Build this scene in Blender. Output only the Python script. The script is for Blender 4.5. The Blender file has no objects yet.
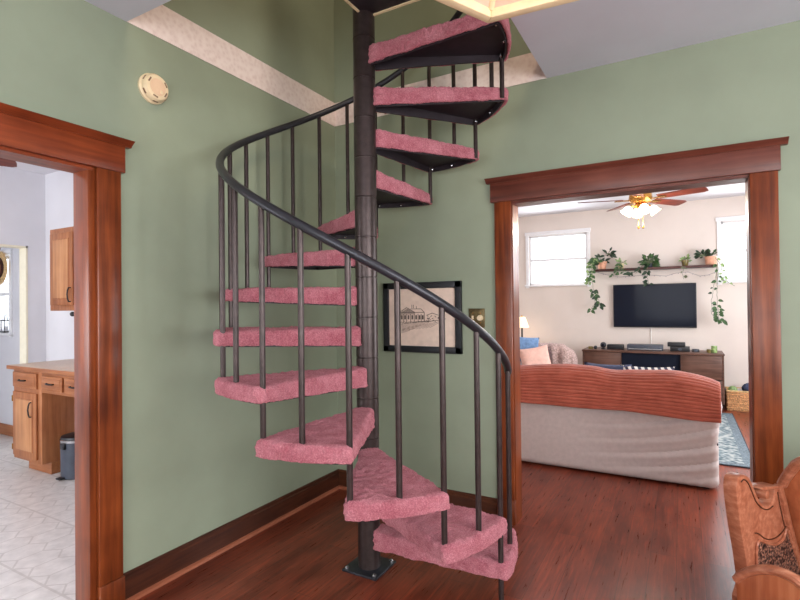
import bpy, bmesh, math, random
from mathutils import Vector, Matrix, noise
random.seed(7)
sc = bpy.context.scene
col = sc.collection
PI = math.pi
def R(a): return math.radians(a)

# ------------------------------------------------------------------ camera
CL = Vector((2.3295, -3.1315, 1.4))
p_yaw, p_pit, p_rol, FPX = -0.5133, 0.0094, -0.0113, 499.39
fw = Vector((math.sin(p_yaw)*math.cos(p_pit), math.cos(p_yaw)*math.cos(p_pit), math.sin(p_pit)))
r0 = fw.cross(Vector((0, 0, 1))).normalized(); u0 = r0.cross(fw)
rr = r0*math.cos(p_rol) + u0*math.sin(p_rol); uu = -r0*math.sin(p_rol) + u0*math.cos(p_rol)
cd = bpy.data.cameras.new('camera'); cam = bpy.data.objects.new('camera', cd); col.objects.link(cam)
m = Matrix((rr, uu, -fw)).transposed().to_4x4(); m.translation = CL
cam.matrix_world = m
cd.sensor_width = 36; cd.lens = FPX/800*36; cd.clip_start = .05
sc.camera = cam

def at(x, y, Y):                       # measured direction -> point in the plane y = Y
    d = fw + rr*((x-400)/FPX) - uu*((y-300)/FPX)
    return CL + d*((Y-CL.y)/d.y)

# ------------------------------------------------------------------ materials
def lin(c):
    return tuple((v/255/12.92 if v/255 <= .04045 else ((v/255+.055)/1.055)**2.4) for v in c) + (1,)

class NT:
    def __init__(s, name):
        s.m = bpy.data.materials.new(name); s.m.use_nodes = True
        s.t = s.m.node_tree; s.b = s.t.nodes['Principled BSDF']
    def n(s, kind, **kw):
        nd = s.t.nodes.new(kind)
        for k, v in kw.items(): setattr(nd, k, v)
        return nd
    def l(s, a, b): s.t.links.new(a, b)
    def math(s, op, a, b=None, c=None):
        nd = s.n('ShaderNodeMath', operation=op)
        for i, v in enumerate((a, b, c)):
            if v is None: continue
            if isinstance(v, (int, float)): nd.inputs[i].default_value = v
            else: s.l(v, nd.inputs[i])
        return nd.outputs[0]
    def coord(s, scale=(1, 1, 1), rot=(0, 0, 0)):
        tc = s.n('ShaderNodeTexCoord'); mp = s.n('ShaderNodeMapping')
        mp.inputs['Scale'].default_value = scale; mp.inputs['Rotation'].default_value = rot
        s.l(tc.outputs['Object'], mp.inputs[0]); return mp.outputs[0]
    def noise(s, vec, scale, detail=4, rough=.55):
        nd = s.n('ShaderNodeTexNoise'); nd.inputs['Scale'].default_value = scale
        nd.inputs['Detail'].default_value = detail; nd.inputs['Roughness'].default_value = rough
        s.l(vec, nd.inputs['Vector']); return nd.outputs['Fac']
    def ramp(s, fac, stops):
        nd = s.n('ShaderNodeValToRGB'); e = nd.color_ramp.elements
        while len(e) < len(stops): e.new(.5)
        for i, (p, c) in enumerate(stops): e[i].position = p; e[i].color = lin(c)
        s.l(fac, nd.inputs[0]); return nd.outputs[0]
    def mix(s, fac, a, b, mode='MIX'):
        nd = s.n('ShaderNodeMix', data_type='RGBA', blend_type=mode)
        for i, v in ((0, fac), (6, a), (7, b)):
            if isinstance(v, (int, float)): nd.inputs[i].default_value = v
            elif isinstance(v, tuple): nd.inputs[i].default_value = v
            else: s.l(v, nd.inputs[i])
        return nd.outputs[2]
    def bump(s, h, strength, dist=.01):
        nd = s.n('ShaderNodeBump'); nd.inputs['Strength'].default_value = strength
        nd.inputs['Distance'].default_value = dist
        s.l(h, nd.inputs['Height']); s.l(nd.outputs[0], s.b.inputs['Normal'])
    def set(s, rough=.5, metal=0, spec=None, base=None):
        s.b.inputs['Roughness'].default_value = rough; s.b.inputs['Metallic'].default_value = metal
        if spec is not None: s.b.inputs['Specular IOR Level'].default_value = spec
        if base is not None:
            if isinstance(base, tuple): s.b.inputs['Base Color'].default_value = base
            else: s.l(base, s.b.inputs['Base Color'])
        return s.m

def plain(name, c, rough=.5, metal=0, var=.12, scale=18, bump=0, spec=None):
    t = NT(name); v = t.coord(); f = t.noise(v, scale, 4)
    c1 = tuple(max(0, x*(1-var)) for x in c); c2 = tuple(min(255, x*(1+var)) for x in c)
    if bump: t.bump(f, bump)
    return t.set(rough, metal, spec, t.ramp(f, [(.3, c1), (.7, c2)]))

def wood(name, dark, mid, light, axis='z', rough=.35, grain=1.0):
    t = NT(name); k = {'x': (1.2, 22, 22), 'y': (22, 1.2, 22), 'z': (22, 22, 1.2)}[axis]
    v = t.coord(tuple(x*grain for x in k)); f = t.noise(v, 1.6, 6, .6)
    v2 = t.coord(); f2 = t.noise(v2, 3.5, 3)
    c = t.ramp(f, [(.28, dark), (.5, mid), (.74, light)])
    c = t.mix(.35, c, t.ramp(f2, [(.3, dark), (.7, light)]))
    t.bump(f, .08, .004)
    return t.set(rough, 0, .35, c)

M = {}
M['green'] = plain('sage green wall paint', (140, 149, 128), .62, 0, .035, 2.0)
M['white_wall'] = plain('white wall paint', (216, 215, 220), .6, 0, .02, 2.0)
M['cream_wall'] = plain('warm white wall paint', (221, 210, 202), .6, 0, .02, 2.0)
M['ceiling'] = plain('ceiling paint', (206, 208, 220), .7, 0, .02, 2.0)
M['trim_z'] = wood('stained trim upright', (56, 22, 10), (110, 49, 23), (154, 78, 38), 'z', .3)
M['trim_y'] = wood('stained trim along y', (78, 30, 14), (126, 54, 28), (156, 76, 42), 'y', .32)
M['trim_x'] = wood('stained trim along x', (62, 28, 22), (100, 50, 38), (130, 74, 60), 'x', .34)
M['base_y'] = wood('dark baseboard along y', (36, 16, 11), (62, 30, 19), (90, 48, 30), 'y', .4)
M['base_x'] = wood('dark baseboard along x', (42, 20, 13), (74, 38, 22), (102, 56, 33), 'x', .4)
M['shoe'] = wood('shoe moulding', (110, 56, 38), (146, 82, 58), (170, 104, 78), 'y', .4)
M['oak_z'] = wood('oak upright', (122, 70, 40), (160, 98, 60), (184, 124, 82), 'z', .4)
M['oak_x'] = wood('oak along x', (122, 70, 40), (160, 98, 60), (184, 124, 82), 'x', .4)
M['oak_light'] = wood('pale oak panel', (150, 96, 60), (184, 128, 86), (202, 150, 106), 'z', .4)
M['pew_z'] = wood('bench wood upright', (124, 58, 34), (168, 92, 58), (196, 122, 84), 'z', .28, .8)
M['pew_x'] = wood('bench wood along x', (116, 54, 34), (166, 96, 68), (208, 146, 116), 'x', .28, 1.3)
M['walnut'] = wood('console walnut', (58, 36, 28), (92, 62, 50), (120, 86, 72), 'x', .4)
M['shelfwood'] = wood('dark shelf wood', (44, 22, 20), (66, 36, 34), (88, 52, 48), 'x', .4)
M['fanwood'] = wood('fan blade wood', (70, 26, 18), (104, 44, 32), (130, 62, 46), 'x', .3)
M['metal'] = plain('dark bronze painted steel', (64, 53, 52), .34, .55, .12, 30)
M['pan'] = plain('black tread steel', (46, 38, 44), .5, .3, .12, 20)
M['rail'] = plain('dark handrail', (50, 50, 56), .36, .4, .1, 20)
M['brass'] = plain('polished brass', (190, 140, 70), .25, .9, .1, 30)
M['agedbrass'] = plain('aged brass plate', (104, 90, 62), .35, .8, .2, 60)
M['chrome'] = plain('steel', (170, 170, 172), .25, .9, .05, 30)
M['black'] = plain('black plastic', (26, 27, 32), .4, 0, .1, 30)
M['blackframe'] = plain('black frame', (24, 26, 32), .45, 0, .1, 30)
M['cream'] = plain('cream painted wood', (232, 208, 168), .45, 0, .05, 12)
M['ivory'] = plain('ivory plastic', (226, 204, 168), .45, 0, .04, 12)
M['ivoryface'] = plain('ivory plastic face', (222, 188, 156), .5, 0, .04, 12)
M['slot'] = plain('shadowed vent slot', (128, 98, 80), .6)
M['white'] = plain('white paint', (236, 236, 238), .4, 0, .02, 10)
M['paper'] = plain('drawing paper', (224, 200, 184), .7, 0, .04, 20)
M['ink'] = plain('grey ink', (96, 84, 80), .7)
M['inklight'] = plain('pale grey ink', (164, 142, 132), .7)
M['terracotta'] = plain('pale terracotta', (214, 158, 130), .7, 0, .06, 30)
M['leaf'] = plain('green leaf', (58, 88, 48), .45, 0, .3, 40)
M['leafdark'] = plain('dark leaf', (36, 58, 38), .45, 0, .3, 40)
M['leafpale'] = plain('pale leaf', (128, 152, 98), .5, 0, .3, 40)
M['stem'] = plain('vine stem', (104, 112, 84), .6)
M['olive'] = plain('olive glass', (112, 98, 56), .3, 0, .2, 30)
M['yellow'] = plain('pale yellow ceramic', (220, 204, 160), .4, 0, .1, 40)
M['denim'] = plain('blue cushion cloth', (104, 136, 176), .85, 0, .12, 30, .2)
M['pinkcloth'] = plain('pale pink cushion cloth', (226, 182, 168), .85, 0, .05, 20, .15)
M['knit'] = plain('grey mauve knit', (166, 142, 136), .95, 0, .28, 60, .6)
M['slip'] = plain('pale linen slipcover', (192, 178, 174), .9, 0, .03, 30, .03)
M['navy'] = plain('navy cloth', (58, 66, 92), .9, 0, .15, 40)
M['slate'] = plain('slate grey plastic', (62, 68, 80), .4, 0, .1, 10)
M['wicker'] = plain('wicker', (196, 146, 100), .7, 0, .3, 70, .8)
M['straw'] = plain('straw', (150, 104, 62), .8, 0, .25, 50, .5)
M['strawpale'] = plain('pale straw', (206, 172, 122), .8, 0, .2, 50, .5)
M['worktop'] = plain('beige laminate', (204, 178, 156), .4, 0, .05, 60)
M['cord'] = plain('white cord', (232, 226, 222), .5)
M['wire'] = plain('grey wire', (150, 140, 142), .5)

def m_planks():
    t = NT('red brown plank floor'); v = t.coord((1, 1, 1), (0, 0, R(90)))
    br = t.n('ShaderNodeTexBrick'); t.l(v, br.inputs['Vector'])
    br.inputs['Scale'].default_value = 1; br.inputs['Brick Width'].default_value = 1.25
    br.inputs['Row Height'].default_value = .127; br.inputs['Mortar Size'].default_value = .0016
    br.inputs['Mortar Smooth'].default_value = .2; br.inputs['Bias'].default_value = 0
    br.offset = .37
    br.inputs['Color1'].default_value = lin((116, 54, 37)); br.inputs['Color2'].default_value = lin((148, 75, 52))
    br.inputs['Mortar'].default_value = lin((44, 24, 18))
    g = t.coord((44, 2.6, 44)); f = t.noise(g, 1.5, 6, .66)
    g2 = t.coord((9, 2.2, 9)); f2 = t.noise(g2, 1.1, 3)
    c = t.mix(.75, br.outputs['Color'], t.ramp(f, [(.26, (104, 80, 72)), (.5, (146, 120, 112)), (.7, (238, 204, 190))]), 'OVERLAY')
    c = t.mix(.3, c, t.ramp(f2, [(.35, (66, 36, 27)), (.65, (158, 82, 58))]))
    h = t.math('SUBTRACT', f, t.math('MULTIPLY', br.outputs['Fac'], 1.5))
    t.bump(h, .1, .003)
    rg = t.math('MULTIPLY_ADD', f, .2, .2)
    t.l(rg, t.b.inputs['Roughness'])
    m_ = t.set(.3, 0, .36, c); t.l(rg, t.b.inputs['Roughness']); return m_
M['planks'] = m_planks()

def m_vinyl():
    t = NT('beige hexagon vinyl'); tc = t.n('ShaderNodeTexCoord'); sp = t.n('ShaderNodeSeparateXYZ')
    t.l(tc.outputs['Object'], sp.inputs[0])
    x = t.math('MULTIPLY_ADD', sp.outputs[0], 6.0, 200); y = t.math('MULTIPLY_ADD', sp.outputs[1], 4.6, 200)
    def cell(ox, oy):
        gx = t.math('SUBTRACT', t.math('MODULO', t.math('ADD', x, ox), 1.0), .5)
        gy = t.math('SUBTRACT', t.math('MODULO', t.math('ADD', y, oy), 1.732), .866)
        d = t.math('ADD', t.math('MULTIPLY', gx, gx), t.math('MULTIPLY', gy, gy))
        ax, ay = t.math('ABSOLUTE', gx), t.math('ABSOLUTE', gy)
        hd = t.math('MAXIMUM', ax, t.math('ADD', t.math('MULTIPLY', ax, .5), t.math('MULTIPLY', ay, .866)))
        return d, hd
    d1, h1 = cell(0, 0); d2, h2 = cell(.5, .866)
    sel = t.math('LESS_THAN', d1, d2)
    hd = t.math('ADD', t.math('MULTIPLY', sel, h1), t.math('MULTIPLY', t.math('SUBTRACT', 1.0, sel), h2))
    line = t.math('GREATER_THAN', hd, .475)
    st = t.math('LESS_THAN', t.math('MODULO', t.math('MULTIPLY_ADD', sp.outputs[1], 2.2, 50), 1.0), .03)
    line = t.math('MAXIMUM', line, st)
    f = t.noise(t.coord(), 14, 5)
    c = t.ramp(f, [(.3, (198, 192, 188)), (.7, (222, 216, 212))])
    c = t.mix(t.math('MULTIPLY', line, .4), c, lin((160, 150, 142)))
    return t.set(.35, 0, .5, c)
M['vinyl'] = m_vinyl()

def m_carpet():
    t = NT('dusty pink shag carpet'); v = t.coord()
    f = t.noise(v, 160, 5, .7); f2 = t.noise(v, 14, 4)
    c = t.ramp(f, [(.3, (114, 44, 60)), (.5, (182, 98, 112)), (.72, (230, 168, 174))])
    c = t.mix(.4, c, t.ramp(f2, [(.35, (156, 76, 90)), (.65, (210, 140, 150))]))
    t.bump(f, .9, .012)
    t.b.inputs['Sheen Weight'].default_value = .5; t.b.inputs['Sheen Roughness'].default_value = .5
    t.b.inputs['Sheen Tint'].default_value = lin((255, 190, 196))
    return t.set(.95, 0, .1, c)
M['carpet'] = m_carpet()
M['backing'] = plain('carpet edge backing', (206, 150, 136), .9, 0, .1, 60)

def m_throw():
    t = NT('rust corduroy'); v = t.coord(); f = t.noise(v, 9, 4); f2 = t.noise(t.coord((1, 6, 60)), 4, 3)
    c = t.ramp(f, [(.3, (138, 60, 46)), (.7, (180, 90, 72))])
    c = t.mix(.35, c, t.ramp(f2, [(.35, (132, 58, 42)), (.65, (208, 126, 100))]))
    t.b.inputs['Sheen Weight'].default_value = .35
    t.bump(f2, .4, .01)
    return t.set(.9, 0, .1, c)
M['throw'] = m_throw()

def m_rug():
    t = NT('teal grey patterned rug'); v = t.coord()
    w = t.n('ShaderNodeTexVoronoi'); w.inputs['Scale'].default_value = 24; t.l(v, w.inputs['Vector'])
    f = t.noise(v, 24, 5, .7)
    k = t.math('ADD', t.math('MULTIPLY', w.outputs['Distance'], .9), t.math('MULTIPLY', f, .5))
    c = t.ramp(k, [(.3, (62, 78, 88)), (.6, (110, 124, 130)), (.95, (168, 172, 170))])
    return t.set(.95, 0, .1, c)
M['rug'] = m_rug()
M['rugborder'] = plain('slate blue rug border', (96, 108, 116), .95, 0, .25, 60)
M['rugedge'] = plain('charcoal rug binding', (44, 48, 56), .95)

def m_border():
    t = NT('pink damask border paper'); v = t.coord((1, 1, 1))
    w = t.n('ShaderNodeTexVoronoi', feature='SMOOTH_F1'); w.inputs['Scale'].default_value = 40; t.l(v, w.inputs['Vector'])
    f = t.noise(v, 60, 5, .7)
    k = t.math('ADD', t.math('MULTIPLY', w.outputs['Distance'], .8), t.math('MULTIPLY', f, .6))
    c = t.ramp(k, [(.4, (222, 202, 196)), (.6, (230, 212, 206)), (.85, (236, 220, 214))])
    return t.set(.7, 0, .2, c)
M['border'] = m_border()

def m_emit(name, c, s):
    t = NT(name); t.b.inputs['Base Color'].default_value = lin(c)
    t.b.inputs['Emission Color'].default_value = lin(c); t.b.inputs['Emission Strength'].default_value = s
    return t.m
M['bulb'] = m_emit('glowing frosted glass', (255, 240, 214), 5)
M['shade'] = m_emit('lit lamp shade', (255, 226, 188), 1.0)
M['slag'] = m_emit('pink slag glass', (222, 178, 158), .12)

def m_glass():
    t = NT('window glass'); tr = t.n('ShaderNodeBsdfTransparent'); gl = t.n('ShaderNodeBsdfGlossy')
    gl.inputs['Roughness'].default_value = .02; mx = t.n('ShaderNodeMixShader'); mx.inputs[0].default_value = .06
    t.l(tr.outputs[0], mx.inputs[1]); t.l(gl.outputs[0], mx.inputs[2])
    t.l(mx.outputs[0], t.t.nodes['Material Output'].inputs[0]); return t.m
M['glass'] = m_glass()
def m_screen():
    t = NT('dark television screen')
    return t.set(.1, 0, .07, lin((26, 30, 42)))
M['screen'] = m_screen()
def m_relief():
    t = NT('dark carved relief'); v = t.coord(); w = t.n('ShaderNodeTexVoronoi'); w.inputs['Scale'].default_value = 90
    t.l(v, w.inputs['Vector'])
    c = t.ramp(w.outputs['Distance'], [(.25, (158, 112, 92)), (.5, (92, 60, 50)), (.75, (38, 24, 22))])
    return t.set(.5, 0, .4, c)
M['relief'] = m_relief()
def m_stripe():
    t = NT('navy and white woven stripe'); v = t.coord((1, 1, 1), (0, R(35), 0)); sp = t.n('ShaderNodeSeparateXYZ'); t.l(v, sp.inputs[0])
    s = t.math('ADD', t.math('MULTIPLY', t.math('SINE', t.math('MULTIPLY', sp.outputs[0], 150)), .5), .5)
    c = t.ramp(s, [(.45, (60, 62, 78)), (.58, (214, 208, 204))])
    return t.set(.9, 0, .1, c)
M['stripe'] = m_stripe()

# ------------------------------------------------------------------ mesh helpers
def append(bm, tb):
    me = bpy.data.meshes.new('tmp'); tb.to_mesh(me); tb.free(); bm.from_mesh(me); bpy.data.meshes.remove(me)

def box(bm, x0, x1, y0, y1, z0, z1, bev=0, seg=2):
    tb = bmesh.new(); bmesh.ops.create_cube(tb, size=1)
    for v in tb.verts:
        v.co = Vector(((x0+x1)/2 + v.co.x*(x1-x0), (y0+y1)/2 + v.co.y*(y1-y0), (z0+z1)/2 + v.co.z*(z1-z0)))
    if bev: bmesh.ops.bevel(tb, geom=tb.edges[:], offset=bev, segments=seg, affect='EDGES', profile=.5)
    append(bm, tb); return bm

def B(*a, bev=0, seg=2): return box(bmesh.new(), *a, bev=bev, seg=seg)

def softbox(x0, x1, y0, y1, z0, z1, r, cuts=10, fn=None, bm=None):
    bm = bm or bmesh.new(); tb = bmesh.new(); bmesh.ops.create_cube(tb, size=2)
    bmesh.ops.subdivide_edges(tb, edges=tb.edges[:], cuts=cuts, use_grid_fill=True)
    h = Vector(((x1-x0)/2, (y1-y0)/2, (z1-z0)/2)); c = Vector(((x0+x1)/2, (y0+y1)/2, (z0+z1)/2))
    for v in tb.verts:
        q = Vector(tuple(v.co[i]*h[i] for i in range(3)))
        k = Vector(tuple(max(-(h[i]-r), min(h[i]-r, q[i])) for i in range(3)))
        d = q-k
        if d.length > 1e-6: q = k + d.normalized()*min(r, d.length if max(abs(d.x), abs(d.y), abs(d.z)) < r*.999 else r)
        v.co = q + c
        if fn: v.co = fn(v.co.copy())
    append(bm, tb); return bm

def tube(bm, pts, r, n=10, closed=False, caps=True, radii=None):
    pts = [Vector(p) for p in pts]; rings = []; N = len(pts); up = None
    for i, p in enumerate(pts):
        a = pts[i-1] if (i > 0 or closed) else p; b = pts[(i+1) % N] if (i < N-1 or closed) else p
        d = (b-a).normalized()
        if up is None:
            up = Vector((0, 0, 1)) if abs(d.z) < .9 else Vector((1, 0, 0))
        s = d.cross(up).normalized(); up = s.cross(d).normalized()
        rad = radii[i] if radii else r
        rings.append([bm.verts.new(p + s*math.cos(2*PI*k/n)*rad + up*math.sin(2*PI*k/n)*rad) for k in range(n)])
    for i in range(N if closed else N-1):
        A, Bq = rings[i], rings[(i+1) % N]
        for k in range(n): bm.faces.new((A[k], A[(k+1) % n], Bq[(k+1) % n], Bq[k]))
    if caps and not closed:
        bm.faces.new(rings[0][::-1]); bm.faces.new(rings[-1])
    return bm

def lathe(bm, prof, cx=0, cy=0, cz=0, n=24, axis='z'):
    rings = []
    for r, z in prof:
        ring = []
        for k in range(n):
            a = 2*PI*k/n; rad = max(r, 1e-4)
            p = (rad*math.cos(a), rad*math.sin(a), z)
            if axis == 'x': p = (z, rad*math.cos(a), rad*math.sin(a))
            if axis == 'y': p = (rad*math.cos(a), z, rad*math.sin(a))
            ring.append(bm.verts.new((cx+p[0], cy+p[1], cz+p[2])))
        rings.append(ring)
    for A, Bq in zip(rings, rings[1:]):
        for k in range(n): bm.faces.new((A[k], A[(k+1) % n], Bq[(k+1) % n], Bq[k]))
    bm.faces.new(rings[0][::-1]); bm.faces.new(rings[-1]); return bm

def prism(bm, poly, axis, a, b, bev=0):
    """poly of 2-D points; axis 'y': points are (x,z); 'z': (x,y); 'x': (y,z)"""
    def P(p, t): return {'y': (p[0], t, p[1]), 'z': (p[0], p[1], t), 'x': (t, p[0], p[1])}[axis]
    tb = bmesh.new()
    A = [tb.verts.new(P(p, a)) for p in poly]; Bq = [tb.verts.new(P(p, b)) for p in poly]; n = len(poly)
    tb.faces.new(A[::-1]); tb.faces.new(Bq)
    for i in range(n): tb.faces.new((A[i], A[(i+1) % n], Bq[(i+1) % n], Bq[i]))
    bmesh.ops.recalc_face_normals(tb, faces=tb.faces[:])
    if bev:
        es = [e for e in tb.edges if e.calc_face_angle(0) > R(25)]
        bmesh.ops.bevel(tb, geom=es, offset=bev, segments=2, affect='EDGES', profile=.5)
    append(bm, tb); return bm

def sphere(bm, c, r, sx=1, sy=1, sz=1, n=16):
    tb = bmesh.new(); bmesh.ops.create_uvsphere(tb, u_segments=n, v_segments=max(6, n//2), radius=r)
    for v in tb.verts: v.co = Vector((c[0]+v.co.x*sx, c[1]+v.co.y*sy, c[2]+v.co.z*sz))
    append(bm, tb); return bm

def rot_bm(bm, ang, c, axis='Z'):
    bmesh.ops.rotate(bm, verts=bm.verts[:], cent=Vector(c), matrix=Matrix.Rotation(ang, 3, axis)); return bm

WORLD = {}
def thing(name, label, cat, loc=(0, 0, 0), group=None):
    o = bpy.data.objects.new(name, None); o.empty_display_size = .1; col.objects.link(o)
    o.location = loc; o['label'] = label; o['category'] = cat
    if group: o['group'] = group
    WORLD[o.name] = Vector(loc); return o

def obj(name, bm, mat, parent=None, smooth=True, ang=35, mats=None):
    """bm is in world coordinates; it is moved into the frame of its thing"""
    if parent is not None:
        o0 = WORLD[parent.name]
        for v in bm.verts: v.co -= o0
    bmesh.ops.recalc_face_normals(bm, faces=bm.faces[:])
    me = bpy.data.meshes.new(name); bm.to_mesh(me); bm.free()
    me.materials.append(mat)
    for mm in (mats or []): me.materials.append(mm)
    if smooth:
        me.set_sharp_from_angle(angle=R(ang))
        for p in me.polygons: p.use_smooth = True
    o = bpy.data.objects.new(name, me); col.objects.link(o)
    if parent is not None:
        o.parent = parent; WORLD[o.name] = WORLD[parent.name]
    else: WORLD[o.name] = Vector((0, 0, 0))
    return o

def single(name, bm, mat, label, cat, group=None, **kw):
    o = obj(name, bm, mat, None, **kw); rebase(o)
    o['label'] = label; o['category'] = cat
    if group: o['group'] = group
    return o
def rebase(o):
    vs = [v.co for v in o.data.vertices]
    c = Vector(((min(v.x for v in vs)+max(v.x for v in vs))/2, (min(v.y for v in vs)+max(v.y for v in vs))/2, min(v.z for v in vs)))
    o.data.transform(Matrix.Translation(-c)); o.location = c; WORLD[o.name] = c

def struct(name, bm, mat, parent=None, **kw):
    o = obj(name, bm, mat, parent, **kw)
    if parent is None: o['kind'] = 'structure'
    return o
def sroot(name, loc):
    o = bpy.data.objects.new(name, None); col.objects.link(o); o.location = loc; o['kind'] = 'structure'
    WORLD[o.name] = Vector(loc); return o

def dup(root, loc, rz=0, label=None):
    def cp(o, parent):
        c = o.copy(); col.objects.link(c)
        if parent: c.parent = parent
        for ch in list(o.children): cp(ch, c)
        return c
    r_ = cp(root, None); r_.location = loc; r_.rotation_euler = (0, 0, rz)
    if label: r_['label'] = label
    return r_

# ------------------------------------------------------------------ the setting
H = 2.79; UP = 3.0; TOPZ = 5.3; D = 4.85
WX, WY = 1.624, -1.674                                   # edges of the stair well in the ceiling
def panel(u0, u1, z0, z1, holes):
    us = sorted({u0, u1, *[h[0] for h in holes], *[h[1] for h in holes]})
    zs = sorted({z0, z1, *[h[2] for h in holes], *[h[3] for h in holes]})
    out = []
    for a, b in zip(us, us[1:]):
        for c, d in zip(zs, zs[1:]):
            um, zm = (a+b)/2, (c+d)/2
            if not any(h[0] < um < h[1] and h[2] < zm < h[3] for h in holes): out.append((a, b, c, d))
    return out
def wall(name, plane, t0, t1, u0, u1, z0, z1, mat, holes=()):
    bm = bmesh.new()
    for a, b, c, d in panel(u0, u1, z0, z1, holes):
        if plane == 'x': box(bm, t0, t1, a, b, c, d)
        else: box(bm, a, b, t0, t1, c, d)
    bmesh.ops.remove_doubles(bm, verts=bm.verts[:], dist=1e-5)
    return struct(name, bm, mat, smooth=False)

KD = (-2.75, -1.826, 0, 2.045)                            # kitchen doorway
LD = (1.379, 2.655, 0, 2.05)                             # living room doorway
wall('wall_left', 'x', -.06, 0, -5.4, 0, 0, TOPZ, M['green'], [KD])
wall('wall_back', 'y', 0, .06, -.06, 4.66, 0, TOPZ, M['green'], [LD])
RW = (-4.4, -1.4, .8, 2.3); BW = (.7, 3.9, .8, 2.35); UW = (-1.6, -.5, 3.9, 5.0)
wall('wall_right', 'x', 4.6, 4.7, -5.4, 0, 0, TOPZ, M['green'], [RW])
wall('wall_rear', 'y', -5.5, -5.4, -.06, 4.7, 0, TOPZ, M['green'], [BW])
struct('floor', B(-.06, 4.7, -5.5, D+.1, -.06, 0), M['planks'], smooth=False)
bm = bmesh.new()
box(bm, WX, 4.7, -5.5, 0, H, UP); box(bm, -.0, WX, -5.5, WY, H, UP)
struct('ceiling', bm, M['ceiling'], smooth=False)
struct('ceiling', B(-.06, 4.7, -5.5, .06, TOPZ, TOPZ+.1), M['ceiling'], smooth=False)

# border band inside the stair well
bm = bmesh.new(); box(bm, 0, .004, WY, 0, H, H+.181); box(bm, 0, WX, -.004, 0, H, H+.181)
struct('trim_1', bm, M['border'], smooth=False)

# living room shell
W1 = (at(529, 260, D).x, at(587, 260, D).x, 1.69, 2.47); W2 = (at(721.5, 260, D).x, at(721.5, 260, D).x+.86, 1.67, 2.47)
LRW = (.9, 3.6, .5, 2.2)
wall('wall_living_front', 'y', .06, .12, -.9, 4.5, 0, H, M['cream_wall'], [LD])
wall('wall_far', 'y', D, D+.12, -.9, 4.5, 0, H, M['cream_wall'], [W1, W2])
wall('wall_living_left', 'x', -.95, -.85, .06, D+.1, 0, H, M['cream_wall'])
wall('wall_living_right', 'x', 4.4, 4.5, .12, D, 0, H, M['cream_wall'], [LRW])
struct('floor', B(-.95, -.06, .0, D+.1, -.06, 0), M['planks'], smooth=False)
struct('ceiling', B(-.95, 4.5, .06, D+.12, H, H+.1), M['white_wall'], smooth=False)

# kitchen shell and the room beyond it
KY, KX = -.43, -3.4
KW = (-4.15-.42, -4.15, 1.14, 2.0)
wall('wall_kitchen_right', 'x', -.12, -.06, -4.6, KY, 0, H, M['white_wall'], [KD])
wall('wall_kitchen_back', 'y', KY, KY+.12, -6.1, -.06, 0, H, M['white_wall'], [KW])
wall('wall_kitchen_left', 'x', KX-.12, KX, -4.6, KY, 0, H, M['white_wall'], [(-1.55, -.595, 0, 2.03)])
KFW = (-2.9, -.9, .7, 2.3); YRW = (-5.6, -3.9, .7, 2.3)
wall('wall_kitchen_front', 'y', -4.6, -4.5, -6.1, -.06, 0, H, M['white_wall'], [KFW, YRW])
wall('wall_yard', 'x', -6.1, -6.0, -4.6, KY, 0, H, M['white_wall'])
struct('floor', B(-6.1, -.06, -4.6, KY, -.06, -.002), M['vinyl'], smooth=False)
struct('ceiling', B(-6.1, -.06, -4.6, KY+.1, H, H+.1), M['white_wall'], smooth=False)
struct('baseboard_kitchen', B(-6.0, KX-.12, KY-.018, KY, 0, .12, bev=.004), M['oak_x'])
bm = bmesh.new()
for y0_, y1_ in ((-.612, -.595), (-1.55, -1.533)): box(bm, KX-.125, KX+.005, y0_, y1_, 0, 2.03)
box(bm, KX-.125, KX+.005, -1.55, -.595, 2.013, 2.03)
struct('trim_7', bm, plain('cream jamb paint', (230, 222, 198), .5, 0, .02), smooth=False)

# door casings: kitchen doorway
bm = bmesh.new()
yi, yo = -1.828, -1.7185
box(bm, -.005, .022, yi, yo, .138, 2.042, bev=.003); box(bm, -.005, .03, yi-.002, yo+.004, 0, .138, bev=.003)
box(bm, -.005, .022, -2.87, -2.762, .0, 2.042, bev=.003)
struct('trim_2', bm, M['trim_z'])
bm = bmesh.new()
box(bm, -.125, -.003, -1.858, -1.824, 0, 2.043, bev=.003)
box(bm, -.125, .002, -2.76, -2.744, 0, 2.04)
struct('trim_3', bm, M['trim_z'])
bm = bmesh.new()
box(bm, -.005, .028, -2.9, -1.7, 2.042, 2.168, bev=.003)
box(bm, -.125, .002, -2.75, -1.84, 2.028, 2.046)
prism(bm, [(0, 2.168), (.03, 2.168), (.036, 2.176), (.062, 2.195), (0, 2.197)], 'y', -2.93, -1.672)
struct('trim_4', bm, M['trim_y'])

# living room doorway
bm = bmesh.new()
xa, xb, xc, xd = 1.2824, 1.391, 2.6426, 2.761
for a, b in ((xa, xb), (xc, xd)):
    box(bm, a, b, -.022, .005, .0, 2.053, bev=.003)
    box(bm, a, b, .115, .14, 0, 2.053, bev=.003)
box(bm, xa-.004, xb+.006, -.03, .005, 0, .15, bev=.003)
box(bm, LD[0]-.002, LD[0]+.018, -.002, .125, 0, 2.045); box(bm, LD[1]-.018, LD[1]+.002, -.002, .125, 0, 2.045)
struct('trim_5', bm, M['trim_z'])
bm = bmesh.new()
box(bm, 1.258, 2.772, -.028, .005, 2.053, 2.178, bev=.003)
box(bm, 1.26, 2.77, .115, .14, 2.053, 2.178, bev=.003)
box(bm, LD[0], LD[1], -.002, .125, 2.036, 2.055)
prism(bm, [(0, 2.178), (-.03, 2.178), (-.036, 2.186), (-.062, 2.205), (0, 2.207)], 'x', 1.232, 2.802)
struct('trim_6', bm, M['trim_x'])

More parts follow.
